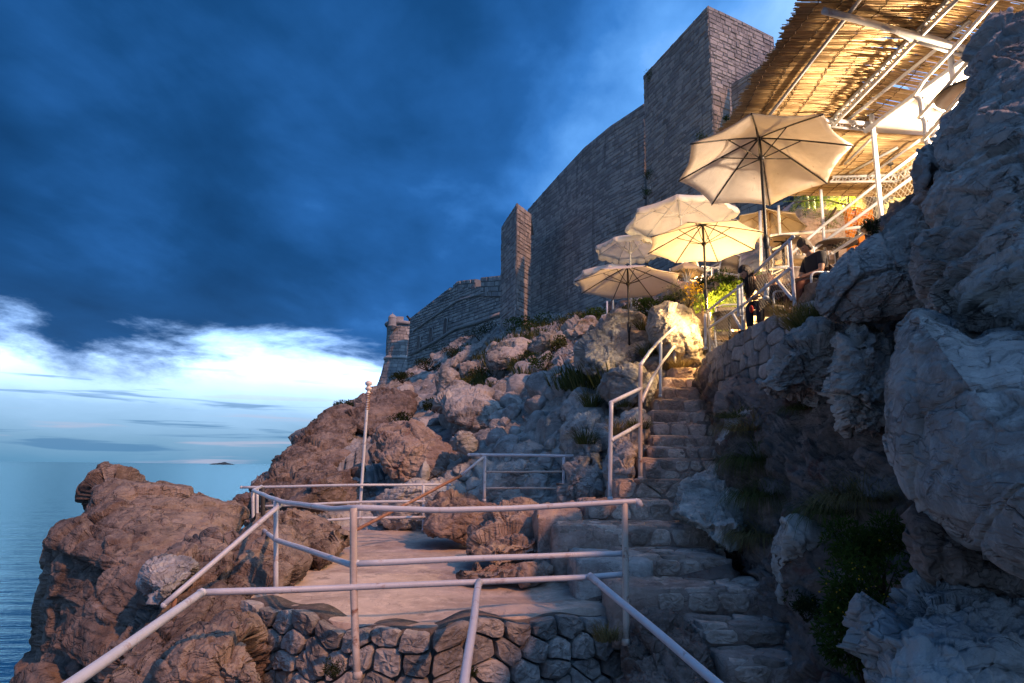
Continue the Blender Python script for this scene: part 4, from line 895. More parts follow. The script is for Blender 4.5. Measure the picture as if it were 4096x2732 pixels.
for t0, t1 in ((math.pi * 1.2, math.pi * 1.62), (math.pi * 1.8, math.pi * 2.1), (math.pi * .5, math.pi * .9)):      # parapet pieces
    a = np.linspace(t0, t1, 10); V = []; 
    for Rk in (Rr * 1.03, Rr * .85):
        for zc in (1286, 1264): V.append(np.column_stack([cx + Rk * np.cos(a), cyy + Rk * np.sin(a), np.full(10, zz_(zc))]))
    V = np.concatenate(V); F = []
    for i in range(9): F += [(i, i + 1, 11 + i, 10 + i), (10 + i, 11 + i, 31 + i, 30 + i), (30 + i, 31 + i, 21 + i, 20 + i), (20 + i, 21 + i, i + 1, i)]
    mk('parapet', V, F + [(0, 10, 30, 20), (9, 29, 39, 19)], M['fort'], RT, smooth=False)
tc_ = P(1563, 1290, 86); kz = 86 / FPX
MB().lathe([(.1, zz_(1322)), (8 * kz, zz_(1318)), (19 * kz, zz_(1305)), (17 * kz, zz_(1302)), (17 * kz, zz_(1275)), (18 * kz, zz_(1273)), (15 * kz, zz_(1266)), (9 * kz, zz_(1260)), (3 * kz, zz_(1257)), (1.2 * kz, zz_(1256)), (1.2 * kz, zz_(1251)), (.3 * kz, zz_(1250))], 20, (tc_[0] + .2, tc_[1], 0)).build('turret', M['fort'], RT, smooth=False)
cn = P(1640, 1280, 84); mb = MB(); mb.tube([cn + np.array([-.4, -.2, .5]), cn + np.array([.5, .2, -.5])], [.12, .2], 8); mb.build('cannon', M['black'], None, label='tiny dark cannon barrel pointing out between the battlements of the round tower', cat='cannon')
# ------------------------------------------------------------------ white pipe railings
def PT(l): return [P(u, v, Y) for u, v, Y in l]
def dense(pts, step=.12, wob=.0, seed=0):
    pts = np.array(pts); out = [pts[0]]
    for a, b in zip(pts[:-1], pts[1:]):
        n = max(2, int(np.linalg.norm(b - a) / step))
        for i in range(1, n + 1): out.append(a + (b - a) * i / n)
    out = np.array(out)
    if wob: out = out + wob * np.stack([fbm(out * .9 + k * 17, 2, seed) for k in range(3)], -1)
    return out
def bend(pts, r=.08):
    """soften the corners of a bent pipe"""
    pts = [np.array(p) for p in pts]; out = [pts[0]]
    for a, b, c in zip(pts[:-2], pts[1:-1], pts[2:]):
        d1 = min(r, np.linalg.norm(a - b) * .45); d2 = min(r, np.linalg.norm(c - b) * .45)
        p, q_ = b + (a - b) / np.linalg.norm(a - b) * d1, b + (c - b) / np.linalg.norm(c - b) * d2
        for t in (0, .25, .5, .75, 1): out.append((1 - t) ** 2 * p + 2 * t * (1 - t) * b + t * t * q_)
    return out + [pts[-1]]
def railing(label, posts=(), bars=(), mat='white', cat='railing', origin=None, r=.0235, group=None, wob=.006, name='railing'):
    allp = [p for l in list(posts) + list(bars) for p in PT(l[1] if isinstance(l[0], str) else l)]
    a = np.array(allp); root = empty(name, (a[:, 0].mean(), a[:, 1].mean(), a[:, 2].min()), label, cat, group)
    for k, (grp, nm) in enumerate(((posts, 'post'), (bars, 'rail'))):
        for i, l in enumerate(grp):
            mm, rr_ = mat, r
            if isinstance(l[0], str): mm = l[0]; rr_ = l[2] if len(l) > 2 else r; l = l[1]
            mb = MB(); pp = PT(l); mb.tube(dense(bend(pp) if len(pp) > 2 else pp, .15, wob, i + 3), rr_, 10)
            if nm == 'post': mb.lathe([(rr_ * 1.35, -.012), (rr_ * 1.3, .02), (rr_ * 1.05, .035)], 10, pp[-1])
            else:
                for e in (pp[0], pp[-1]): mb.lathe([(.001, -rr_ * 1.18), (rr_ * .9, -rr_ * .8), (rr_ * 1.2, 0), (rr_ * .9, rr_ * .8), (.001, rr_ * 1.18)], 8, e)
            mb.build(nm, M[mm], root)
    return root
railing('bluish white pipe railing curving along the near edge of the terrace, with three long rails',
    posts=[('rusty', [(1413,2033,5.32),(1416,2335,5.30),(1430,2707,5.15)], .027), ('rusty', [(2501,2010,5.80),(2504,2573,5.72)], .026), [(1103,2004,7.05),(1103,2378,7.0)], [(1011,1964,10.2),(1011,2192,10.2)], [(1028,1952,10.6),(1028,2140,10.6)], ('darksteel', [(1050,1950,11.2),(1053,2110,11.2)], .036)],
    bars=[[(1045,1946,11.0),(1011,1962,10.2),(1103,1999,7.05),(1131,2010,6.95),(1329,2035,5.75),(1420,2031,5.34),(1742,2041,5.45),(2048,2033,5.62),(2505,2008,5.80),(2546,2006,5.82)],
          [(1035,2078,10.7),(1011,2085,10.2),(1100,2158,7.05),(1402,2257,5.36)], [(1428,2253,5.32),(2048,2228,5.6),(2493,2213,5.8)], [(800,2371,4.9),(1405,2349,5.28),(1918,2328,5.52),(2355,2309,5.72),(2497,2297,5.78)]])
MBend = MB(); e = P(2546, 2006, 5.82); MBend.tube([e, e + np.array([.02, 0, -.01]), e + np.array([.03, 0, -.045])], .03, 8); MBend.build('rail_elbow', M['white'], bpy.data.objects['railing'])
railing('thick white handrail sloping down out of the frame at the bottom left', bars=[[(806,2371,4.88),(290,2732,2.95),(80,2880,2.6)]], posts=[[(60,2895,2.58),(40,3200,2.58)]], r=.027)
railing('thin white rail with a broken loose end leaning over the brown rocks', bars=[[(1129,2013,7.0),(655,2421,6.1)]], posts=[('rustpipe', [(700,2395,6.2),(690,2450,6.2)], .02)], r=.024)
railing('short straight handrail running towards the viewer from the middle of the near railing', bars=[[(1918,2330,5.5),(1853,2732,3.75),(1838,2880,3.4)]], posts=[[(1838,2880,3.4),(1838,3300,3.4)]], r=.027)
railing('white handrail slanting down across the lower steps at the bottom right', bars=[[(2362,2306,5.68),(2871,2732,3.9),(3050,2880,3.5)]], posts=[[(3050,2880,3.5),(3050,3250,3.5)]], r=.027)
railing('low three bar railing at the far sea side of the terrace', posts=[[(1694,1942,11.9),(1693,2121,11.9)], [(1792,1942,12.4),(1792,1975,12.4)]],
    bars=[[(965,1949,11.7),(1436,1940,11.7),(1800,1940,12.3)], [(1045,2026,11.4),(1436,2008,11.7),(1696,2005,11.9)], [(1065,2096,11.3),(1436,2073,11.6),(1696,2068,11.9)]], r=.022)
railing('rusty sloping pipe rising from the terrace floor to the rail gate', bars=[('rustpipe', [(1359,2153,10.6),(1600,2030,11.2),(1842,1903,11.9)], .026), [(1842,1903,11.9),(1934,1826,12.0)]], r=.022)
railing('three bar white rail gate standing above the rocks in the centre', posts=[[(1939,1823,12.0),(1937,2004,12.0)], [(2254,1823,12.0),(2254,2008,12.0)]],
    bars=[[(1876,1819,12.0),(2290,1824,12.0)], ('rusty', [(1939,1886,12.0),(2254,1887,12.0)], .017), ('rusty', [(1939,1953,12.0),(2254,1953,12.0)], .017)], r=.026)
railing('white handrail climbing the left side of the stone stairs', posts=[[(2444,1612,8.7),(2441,1998,8.7)], ('rusty', [(2563,1459,9.5),(2562,1915,9.5)], .028), [(2642,1357,12.0),(2641,1586,12.0)], [(2700,1306,13.6),(2700,1462,13.6)]],
    bars=[[(2444,1612,8.7),(2563,1554,9.5)], [(2446,1761,8.7),(2561,1697,9.5)], [(2563,1459,9.5),(2599,1408,10.6),(2644,1357,12.0),(2700,1306,13.6)], [(2568,1604,9.5),(2606,1523,10.7),(2650,1447,12.0),(2700,1383,13.6)]], r=.027)
railing('white railing along the edge of the bar terrace above the stone wall', posts=[[(2838,1250,12.5),(2840,1495,12.5)], ('white', [(2822,1255,12.45),(2822,1395,12.45)], .03), [(2966,1136,10.95),(2977,1440,10.95)], ('white', [(2954,1140,10.95),(2957,1264,10.95)], .03), [(3160,959,8.85),(3182,1240,8.85)], ('white', [(3066,1135,9.9),(3064,1194,9.9)], .035)],
    bars=[[(2828,1246,12.5),(2966,1140,10.95),(3172,948,8.8)], [(2866,1420,12.5),(2834,1328,12.5),(2834,1312,12.5),(2970,1222,10.95),(3160,1075,8.85)], [(2930,1253,11.3),(2975,1333,10.9)], [(3104,1118,9.4),(3167,1195,8.85)]], r=.024)
def net(pts4, label, cell=.075, name='wire_net'):
    """diamond mesh net stretched between two rails: a0-a1 on top, b0-b1 below"""
    a0, a1, b0, b1 = [np.array(p) for p in PT(pts4)]; mb = MB()
    Lh = np.linalg.norm(a1 - a0); Lv = np.linalg.norm(b0 - a0); k = int(Lh / cell); m = max(2, int(round(Lv / cell)))
    def pt(s, t): s = min(max(s, 0), 1); return (a0 + (a1 - a0) * s) * (1 - t) + (b0 + (b1 - b0) * s) * t + np.array([0, 0, -.02 * math.sin(s * 9)])
    for i in range(-m, k + 1):
        for sg in (1, -1):
            q0 = [(i + (m if sg < 0 else 0) + sg * j) / k for j in range(m + 1)]
            tt = [(s, j / m) for j, s in enumerate(q0) if -.001 <= s <= 1.001]
            if len(tt) > 1: mb.tube([pt(*x) for x in tt], .0022, 3, cap=False)
    return mb.build(name, M['rope'], None, label=label, cat='net')
net([(2836,1262,12.5),(2968,1150,10.95),(2838,1420,12.5),(2975,1300,10.95)], 'thin wire netting on the lower part of the terrace railing')
net([(2972,1150,10.95),(3164,975,8.85),(2976,1290,10.95),(3178,1150,8.85)], 'thin wire netting on the terrace railing before the seated woman')
railing('long white sloping railing with wire netting beside the upper tables', posts=[[(3284,760,12.6),(3299,1008,12.4)], [(3113,823,13.4),(3126,1050,13.2)]],
    bars=[[(3140,1036,12.7),(3289,905,12.3),(3508,737,11.3),(3700,590,10.5),(3900,440,9.6)], [(3184,1050,12.5),(3296,969,12.2),(3518,803,11.2),(3700,672,10.4)], [(3330,1012,12.0),(3465,926,11.6),(3539,869,11.3),(3680,775,10.7)]], r=.028)
net([(3293,902,12.3),(3700,590,10.5),(3330,1000,12.2),(3690,790,10.5)], 'diamond wire netting hung between the long sloping rails', cell=.09)
railing('kinked white railing climbing past the dark rock wall at the top right', posts=[('white', [(3659,383,9.0),(3682,395,9.0),(3690,468,9.0),(3700,485,9.0),(3704,555,9.0),(3718,605,9.0)], .034), [(3825,440,9.4),(3832,500,9.4)]],
    bars=[[(3659,383,9.0),(3697,321,8.7),(3916,76,7.0),(4010,-30,6.4)], [(3679,469,9.0),(3983,116,6.6),(4040,40,6.2)], [(3690,560,9.0),(3871,352,7.6),(3960,250,7.0)], [(3690,396,9.0),(3832,475,9.6)], [(3710,488,9.0),(3790,535,9.5)], [(3715,575,9.0),(3790,480,9.2),(3830,470,9.3)]], r=.027)
railing('white horizontal balustrade on the upper bar terrace behind the tables', posts=[[(3478,900,12.6),(3478,950,12.6)], [(3475,900,12.6),(3476,1000,12.6)]], bars=[[(3085,942,13.4),(3300,925,13.0),(3470,905,12.6),(3700,880,12.2)], [(3060,1078,12.3),(3150,1068,12.0)]], r=.03)
railing('low white railing high on the slope behind the small parasols', posts=[[(2790,1082,16.0),(2786,1130,16.0)], [(2850,1073,15.8),(2850,1125,15.8)], [(2708,1100,16),(2706,1165,16)]], bars=[[(2720,1120,16.0),(2790,1098,16.0),(2855,1075,15.8),(2960,1040,15.4)]], r=.03)

# tall bare white pole with finial
mb = MB(); mb.tube(dense(PT([(1472,1570,11.9),(1434,2120,11.8)]), .3), .026, 10); fp = empty('tall_pole', tuple(P(1434, 2120, 11.8)), 'tall thin white pole with a knobbed finial rising from the far railing', 'pole'); mb.build('shaft', M['white'], fp)
t_ = P(1473, 1572, 11.9); s = 11.9 / FPX
MB().lathe([(7*s, -4*s), (11*s, 0), (7*s, 4*s), (6*s, 10*s), (13*s, 14*s), (14*s, 20*s), (8*s, 24*s), (8*s, 30*s), (14*s, 34*s), (15*s, 42*s), (9*s, 47*s), (5*s, 50*s), (.1*s, 51*s)], 16, t_).build('finial', M['ceramic'], fp)
mb = MB()
for k in range(9): 
    a = np.linspace(0, 6.28, 13); mb.tube(np.column_stack([t_[0] + 8*s*np.cos(a) - k*.6*s*0, t_[1] + 8*s*np.sin(a), t_[2] - 8*s - k*7*s + 2*s*np.sin(a)]), 2.0*s, 5, cap=False)
mb.tube([t_ + np.array([-8*s, 0, -6*s]), t_ + np.array([-22*s, 0, 0]), t_ + np.array([-24*s, 0, -10*s])], 2*s, 5); mb.tube([t_ + np.array([8*s, 0, -6*s]), t_ + np.array([16*s, 0, 2*s])], 2*s, 5)
mb.build('wire_binding', M['rustpipe'], fp)
# thin posts on the slope
mb = MB(); mb.tube(PT([(2428,1205,24),(2428,1282,24)]), .035, 8); mb.tube(PT([(2408,1262,24),(2408,1282,24)]), .02, 6); mb.tube(PT([(2408,1262,24),(2428,1258,24)]), .02, 6); mb.build('marker_post', M['white'], None, label='short white post under the lowest parasol, high on the slope', cat='post')
mb = MB(); mb.tube(PT([(2308,1365,19),(2308,1395,19)]), .03, 8); mb.build('marker_post', M['white'], None, label='tiny white stub post among the slope boulders', cat='post')

# ------------------------------------------------------------------ parasols
def parasol(uv, Yc, R, base, label, frame='black', cloth='canvas', h=.34, tilt=(6, 0), rot=0, valance=0., sides=8, poler=.022, name='parasol', crank=True, ribr=.010):
    c = P(uv[0], uv[1], Yc); bz = base
    H = c[2] - bz                                             # rim height above base
    root = empty(name, (c[0], c[1], bz), label, 'parasol', 'parasols over the bar terrace')
    T = Matrix.Rotation(rad(tilt[0]), 3, 'X') @ Matrix.Rotation(rad(tilt[1]), 3, 'Y'); T = np.array(T)
    def tf(V): return np.asarray(V) @ T.T + np.array([0, 0, H])
    apex = h
    nr, ns = 9, 8
    V = []; F = []; tips = []
    for k in range(sides):
        a0 = rot + k * 2 * math.pi / sides; a1 = a0 + 2 * math.pi / sides
        p0 = np.array([math.cos(a0), math.sin(a0)]) * R; p1 = np.array([math.cos(a1), math.sin(a1)]) * R; tips.append(p0)
        for i in range(nr + 1):
            t = i / nr
            for j in range(ns + 1):
                s_ = j / ns; e = p0 * (1 - s_) + p1 * s_; sc_ = 1 - .055 * 4 * s_ * (1 - s_) * t
                z = apex * (1 - t ** 1.12) - .075 * R * 4 * s_ * (1 - s_) * t * (1 - t) * 1.2
                V.append((e[0] * t * sc_, e[1] * t * sc_, z))
        b = k * (nr + 1) * (ns + 1)
        for i in range(nr):
            for j in range(ns):
                q_ = b + i * (ns + 1) + j; F.append((q_, q_ + ns + 1, q_ + ns + 2, q_ + 1))
    V = np.array(V); V[:, 2] += .004 * np.sin(V[:, 0] * 23) * np.sin(V[:, 1] * 19)
    cn = mk('canopy', tf(V), F, M[cloth], root, local=True)
    bmn = cn.modifiers.new('w', 'WELD'); bmn.merge_threshold = .002
    sm = cn.modifiers.new('s', 'SOLIDIFY'); sm.thickness = .004
    if valance:
        V = []; F = []
        for k in range(sides):
            p0 = tips[k]; p1 = tips[(k + 1) % sides]
            for j in range(13):
                s_ = j / 12; e = (p0 * (1 - s_) + p1 * s_) * (1 - .055 * 4 * s_ * (1 - s_)); scal = valance * (.72 + .28 * abs(math.sin(s_ * math.pi * 3)))
                V += [(e[0] * 1.003, e[1] * 1.003, .0), (e[0] * 1.03, e[1] * 1.03, -scal * .55), (e[0] * 1.035, e[1] * 1.035, -scal)]
            b = k * 39
            for j in range(12):
                for i in (0, 1): F.append((b + j * 3 + i, b + j * 3 + i + 1, b + j * 3 + 4 + i, b + j * 3 + 3 + i))
        vo = mk('valance', tf(V), F, M[cloth], root, local=True); sm = vo.modifiers.new('s', 'SOLIDIFY'); sm.thickness = .004
    drop = .36 if valance == 0 else .42
    slz = apex - drop * 1.15
    for k in range(sides):
        tp = tips[k]
        pts = [np.array([tp[0] * t, tp[1] * t, apex * (1 - t ** 1.12) - .016]) for t in np.linspace(.02, 1.0, 8)]
        MB().tube(tf(pts), ribr, 6).build('rib', M[frame], root, local=True)
        m_ = .46; MB().tube(tf([np.array([0, 0, slz]) + np.array([tp[0], tp[1], 0]) / R * .03, np.array([tp[0] * m_, tp[1] * m_, apex * (1 - m_ ** 1.12) - .025])]), ribr * .75, 6).build('strut', M[frame], root, local=True)
    top = tf(np.array([[0, 0, apex + .02]]))[0]; mid = tf(np.array([[0, 0, slz - .12]]))[0]
    MB().tube([(mid[0] * .0, 0, 0), (0, 0, H * .5), (mid[0], mid[1], mid[2]), tuple(top)], poler, 10).build('pole', M[frame], root, local=True)
    MB().lathe([(.001, .03), (poler * 1.9, .025), (poler * 2.2, -.005), (poler * 1.7, -.035), (.001, -.04)], 12, tf(np.array([[0, 0, slz]]))[0]).build('runner_hub', M[frame], root, local=True)
    MB().lathe([(.001, .03), (poler * 1.9, .02), (poler * 2.1, -.02), (.001, -.03)], 12, tf(np.array([[0, 0, apex - .03]]))[0]).build('top_hub', M[frame], root, local=True)
    if crank:
        mb = MB(); zc = H * .42; mb.lathe([(poler * 1.05, -.13), (poler * 1.45, -.11), (poler * 1.8, -.05), (poler * 1.9, .05), (poler * 1.4, .09), (poler * 1.05, .11)], 12, (0, 0, zc))
        mb.tube([(poler, 0, zc + .05), (poler + .05, 0, zc + .05), (poler + .06, 0, zc + .03)], .008, 6); mb.build('crank_housing', M[frame], root, local=True)
    return root
parasol((3046, 655), 10.5, 1.36, 2.62, 'largest cream parasol with black frame, highest and nearest to the viewer', tilt=(-10, 2), rot=rad(20), h=.52, poler=.027, ribr=.013)
parasol((2815, 972), 12.6, 1.12, 2.55, 'cream parasol with black frame, second in the row down the stairs', tilt=(-4, 0), rot=rad(15), h=.40)
parasol((2512, 1136), 14.5, 1.20, 2.30, 'cream parasol with black frame standing lowest, over the leaning boulder', tilt=(-3, 0), rot=rad(8), h=.42)
parasol((2722, 868), 16.0, 1.34, 3.1, 'large white parasol with pale frame and valance behind the second cream one', frame='white', cloth='canvas_w', valance=.2, tilt=(-4, -4), rot=rad(28), h=.5, crank=False)
parasol((2520, 992), 17.2, .92, 3.9, 'smaller white parasol with pale frame and valance, left of the large white one', frame='white', cloth='canvas_w', valance=.16, tilt=(-3, 0), rot=rad(10), h=.36, crank=False)
parasol((2450, 1108), 17.0, .98, 3.0, 'white parasol mostly hidden behind the lowest cream one', frame='white', cloth='canvas_w', valance=.16, tilt=(-2, 0), rot=rad(33), h=.36, crank=False)
parasol((3075, 905), 14.6, .78, 3.45, 'old yellowish parasol glowing under the largest one', frame='wood', cloth='canvas_y', valance=.05, tilt=(-8, 10), rot=rad(22), h=.40, crank=False)
parasol((2745, 1082), 15.6, .42, 3.3, 'small bright yellow lit parasol edge seen between the second and lowest ones', frame='white', cloth='canvas_y', valance=.1, tilt=(-2, 0), rot=rad(22), h=.2, crank=False)

# ------------------------------------------------------------------ reed roof
RZ = 5.95
def roofz(x, y): return RZ - .20 * max(0, x - 5.45) * min(1, max(0, (11.7 - y) / 1.0)) - .012 * max(0, 9 - y)
def reed_field(x0, x1, y0, y1, seed, root, jag=.12, nind=300, dens=.0125, holes=(), rag=None):
    rng = np.random.RandomState(seed); rest = MB(); items = []
    y = y0
    while y < y1:
        xa = x0(y) if callable(x0) else x0; xb = x1(y) if callable(x1) else x1
        s = xa + rng.uniform(-jag, jag)
        while s < xb:
            l = rng.uniform(.9, 2.2); e = min(s + l, xb + rng.uniform(-jag, jag) * .5); yy = y + rng.uniform(-.006, .006); r = rng.uniform(.0055, .0095)
            skew = rng.uniform(-.02, .02); n = 3
            if not any(a < (s + e) / 2 < b and c < y < d and rng.rand() < pz for a, b, c, d, pz in holes):
                wv = .05 * math.sin(s * 1.7 + seed) 
                pts = [(s + (e - s) * t, yy + skew * t , roofz(s + (e - s) * t, yy) + rng.uniform(-.004, .004)) for t in np.linspace(0, 1, n)]
                items.append((pts, r))
            s = e + rng.uniform(-.04, .02)
            if xb - s < .2: break
        y += dens * rng.uniform(.75, 1.15)
    items.sort(key=lambda q_: np.linalg.norm(np.array(q_[0][0])))
    for k, (pts, r) in enumerate(items):
        if k < nind: MB().tube(pts, r, 5).build('reed', M['reed'], root)
        else: rest.tube(pts, r, 5)
    if rest.n: rest.build('reed_layer', M['reed'], root, kind='stuff')
ROOF = empty('reed_roof', (5.5, 9.5, 2), 'large reed mat roof glowing orange over the bar, its left edge frayed', 'roof')
reed_field(lambda y: 3.70 + .03 * math.sin(y * 3.7) + .02 * math.sin(y * 11), lambda y: 6.6 + .13 * (11.5 - y), 6.6, 11.75, 5, ROOF, jag=.045, holes=[(5.2, 5.6, 9.2, 11.4, .5), (5.6, 6.1, 9.0, 10.6, .3)])
ROOF2 = empty('reed_roof', (7, 13, 2), 'second, paler reed mat roof behind the white canvas', 'roof')
reed_field(lambda y: 5.4 if y > 11.9 else 6.0, 10.0, 10.9, 14.25, 6, ROOF2, jag=.1, nind=200, holes=[(6.4, 7.2, 12.8, 13.2, .6)])
def cords(root, xs, y0, y1, r=.006):
    mb = MB()
    for x in xs:
        ys = np.arange(y0, y1, .03); mb.tube([(x + .05 * math.sin(y * 2.1 + x) + .012 * math.sin(y * 40), y, roofz(x, y) - .016 - .004 * math.sin(y * 80)) for y in ys], r, 4)
    mb.build('tie_cords', M['bark'], root, kind='stuff')
cords(ROOF, np.arange(3.85, 6.0, .30), 6.6, 11.75); cords(ROOF2, np.arange(5.6, 9.3, .33), 12.0, 14.2)
# opaque backing of leaves and old reeds thrown on top
mb = MB(); rng = np.random.RandomState(3)
for (x0, x1, y0, y1) in ((3.95, 5.9, 6.6, 11.6), (5.6, 9.3, 12.1, 14.1)):
    for _ in range(900):
        x, y = rng.uniform(x0, x1), rng.uniform(y0, y1); l = rng.uniform(.3, .6); a = rng.uniform(-.1, .1); z = roofz(x, y) + rng.uniform(.03, .06)
        mb.box((x, y, z), (l, .05, .004), np.array(Matrix.Rotation(a, 3, 'Z')))
mb.build('thatch_litter', M['reed'], ROOF, kind='stuff')
# canvas awning
def ruled(name, quad, mat, nu=24, nv=12, sag=.05, **k):
    a, b, c, d = [np.array(p) for p in quad]; V = []
    for j in range(nv + 1):
        for i in range(nu + 1):
            s_, t = i / nu, j / nv; p = (a * (1 - s_) + b * s_) * (1 - t) + (d * (1 - s_) + c * s_) * t; p = p + np.array([0, 0, -sag * 16 * s_ * (1 - s_) * t * (1 - t)]); V.append(p)
    F = [(j * (nu + 1) + i, j * (nu + 1) + i + 1, (j + 1) * (nu + 1) + i + 1, (j + 1) * (nu + 1) + i) for j in range(nv) for i in range(nu)]
    o = mk(name, V, F, mat, None, **k); sm = o.modifiers.new('s', 'SOLIDIFY'); sm.thickness = .006; return o
def ZP(u, v, z): return PZ(u, v, z)
ruled('canvas_awning', [P(3466, 528, 10.75), P(3820, 548, 10.8), P(4300, 300, 8.3), P(4200, -10, 7.05)], M['canvas_w'], label='taut white canvas awning blazing in the lamp light at the right', cat='awning')
# steel frame of the roof
FR = empty('roof_frame', (5, 9, 2), 'white tubular steel frame with lattice trusses carrying the reed roof', 'frame')
def under(l, dz):
    out = []
    for u, v, Y in l:
        p = P(u, v, Y)
        if 6.0 < Y < 14.5 and v < 760:
            for _ in range(6): p = PZ(np.array(u), np.array(v), roofz(p[0], p[1]) - dz)
        out.append(p)
    return out
def bar(pts, r=.028, nm='beam', mat='white', dz=None): MB().tube(dense(PT(pts) if dz is None else under(pts, dz), .4), r, 8).build(nm, M[mat], FR)
def truss(top, bot, n, r=.03, rl=.011):
    bar(top, r, dz=.05); bar(bot, r * .85, dz=.19)
    a0, a1 = under([top[0]], .05)[0], under([top[-1]], .05)[0]; b0, b1 = under([bot[0]], .19)[0], under([bot[-1]], .19)[0]; mb = MB()
    z = [((a0 + (a1 - a0) * i / n) if i % 2 else (b0 + (b1 - b0) * i / n)) for i in range(n + 1)]
    for p, q_ in zip(z[:-1], z[1:]): mb.tube([p, q_], rl, 5)
    mb.build('lattice', M['white'], FR)
bar([(3072,469,11.45),(3250,240,9.9),(3438,0,8.45),(3500,-80,8.1)], .026, dz=.05)
truss([(3318,487,11.4),(3809,-20,8.2)], [(3335,500,11.4),(3845,-20,8.3)], 44, .032)
bar([(3389,482,11.3),(3746,196,9.4),(3880,85,8.8)], .026, dz=.05)
bar([(3462,524,11.2),(3943,178,8.9),(4120,55,8.2)], .045, dz=.30)
bar([(3293,42,8.15),(3900,206,8.9)], .046, dz=.10)
truss([(3640,120,8.5),(3900,206,8.9)], [(3640,158,8.5),(3880,232,8.9)], 22, .03, .013)
bar([(3536,104,8.45),(3648,158,8.55)], .03, dz=.2)
bar([(2991,469,11.3),(3318,480,11.3),(3490,497,11.3)], .036, dz=.12); bar([(3206,482,11.3),(3318,504,11.3)], .028, dz=.2)
truss([(3318,480,11.3),(3490,497,11.3)], [(3318,506,11.3),(3475,521,11.3)], 14, .028, .012)
truss([(3330,708,14.2),(3585,700,14.2)], [(3320,727,14.2),(3590,725,14.2)], 20, .03, .014)
truss([(3585,700,14.1),(3700,640,13.2)], [(3590,725,14.1),(3700,666,13.2)], 8, .03, .014)
for a, b in (((3510,530,12.1), (3380,655,14.0)), ((3680,560,12.2), (3450,720,14.2)), ((3590,590,12.6), (3400,690,14.1))): bar([a, b], .024, dz=.05)
bar([(3475,345,10.55),(3500,600,10.5),(3525,868,10.5)], .040, 'column'); bar([(3783,18,8.6),(3800,200,8.6),(3822,430,8.7)], .042, 'column')
bar([(3040,845,13.8),(3046,1085,13.5)], .035, 'column')
bx = P(3602, 735, 14.0); MB().box(bx, (.16, .12, .17), np.array(Matrix.Rotation(.3, 3, 'Y'))).build('junction_box', M['plastic_w'], FR, smooth=False)

# ------------------------------------------------------------------ lamps that are lit in the bar
def lamp(name, loc, power, color, label, aim=(-1, -.3, -.1), size=.06, fixture=True, rad_=.12):
    loc = np.array(loc); aim = np.array(aim, float); aim /= np.linalg.norm(aim)
    root = empty(name, tuple(loc - np.array([0, 0, .1])), label, 'lamp')
    Q = np.array(Vector(aim).to_track_quat('Z', 'Y').to_matrix())
    mb = MB(); mb.lathe([(.02, -.09), (.05, -.08), (size, -.02), (size * 1.15, .02), (size * 1.1, .02)], 14); v = np.concatenate(mb.v) @ Q.T + loc - aim * .03
    mk('housing', v, mb.f, M['darksteel'], root)
    mb = MB(); mb.lathe([(size, 0), (size * .8, .012), (.001, .02)], 14); v = np.concatenate(mb.v) @ Q.T + loc; mk('lens', v, mb.f, M['lens'], root)
    mb = MB(); mb.tube([loc - aim * .05, loc - aim * .05 - np.array([0, 0, .14])], .01, 6); mb.build('bracket', M['darksteel'], root)
    l = bpy.data.lights.new(name + '_light', 'POINT'); l.energy = power; l.color = color; l.shadow_soft_size = rad_
    o = bpy.data.objects.new(name + '_light', l); COL.objects.link(o); o.location = loc + aim * (.05 + rad_)
lamp('floodlight', P(3990, 505, 9.0), 1700, (1, .70, .44), 'bright floodlight under the awning, hidden behind the dark rock wall', aim=(-1, -.2, -.25), size=.10)
lamp('floodlight', P(2898, 1244, 13.1), 430, (1, .56, .19), 'small blazing floodlight in the creeper behind the lower table', aim=(-.1, -.8, .3), size=.05)
lamp('floodlight', P(3378, 822, 15.2), 800, (1, .66, .16), 'small blazing floodlight among the branches by the orange crates', aim=(-.3, .6, .1), size=.05)
lamp('floodlight', P(3560, 640, 12.6), 520, (1, .76, .40), 'work lamp fixed under the second reed roof', aim=(.1, .3, 1), size=.05)

lamp('floodlight', P(2785, 1112, 15.9), 110, (1, .62, .28), 'lamp glowing low between the hidden and the second parasol', aim=(-.3, .3, .6), size=.04)

lamp('floodlight', (10.0, 16.0, 6.6), 2600, (1, .62, .30), 'floodlight above the second reed roof washing the tower face with warm light', aim=(-.1, 1, .35), size=.10)
# ------------------------------------------------------------------ plants
def leaves(c, rx, ry, rz, n, ls, seed, lw=.45, clumps=7, hollow=.35):
    """many leaf faces gathered in uneven clumps through an ellipsoid"""
    rng = np.random.RandomState(seed); cc = rng.normal(size=(clumps, 3)); cc /= np.linalg.norm(cc, axis=1)[:, None]; cc *= rng.uniform(.25, .75, (clumps, 1)); cr = rng.uniform(.25, .55, clumps)
    k = rng.randint(0, clumps, n); d = rng.normal(size=(n, 3)); d /= np.linalg.norm(d, axis=1)[:, None]; p = cc[k] + d * (cr[k] * rng.uniform(hollow, 1, n) ** .5)[:, None]
    p = p * np.array([rx, ry, rz]) + np.array(c)
    a = rng.normal(size=(n, 3)) + d * .8; a /= np.linalg.norm(a, axis=1)[:, None]; b = np.cross(a, rng.normal(size=(n, 3))); b /= np.linalg.norm(b, axis=1)[:, None]
    s = ls * rng.uniform(.6, 1.3, n)[:, None]; nn = np.cross(a, b)
    V = np.stack([p, p + a * s * .5 + b * s * lw * .5 + nn * s * .08, p + a * s, p + a * s * .5 - b * s * lw * .5 + nn * s * .08], 1).reshape(-1, 3)
    F = np.arange(4 * n).reshape(-1, 4); return V, F
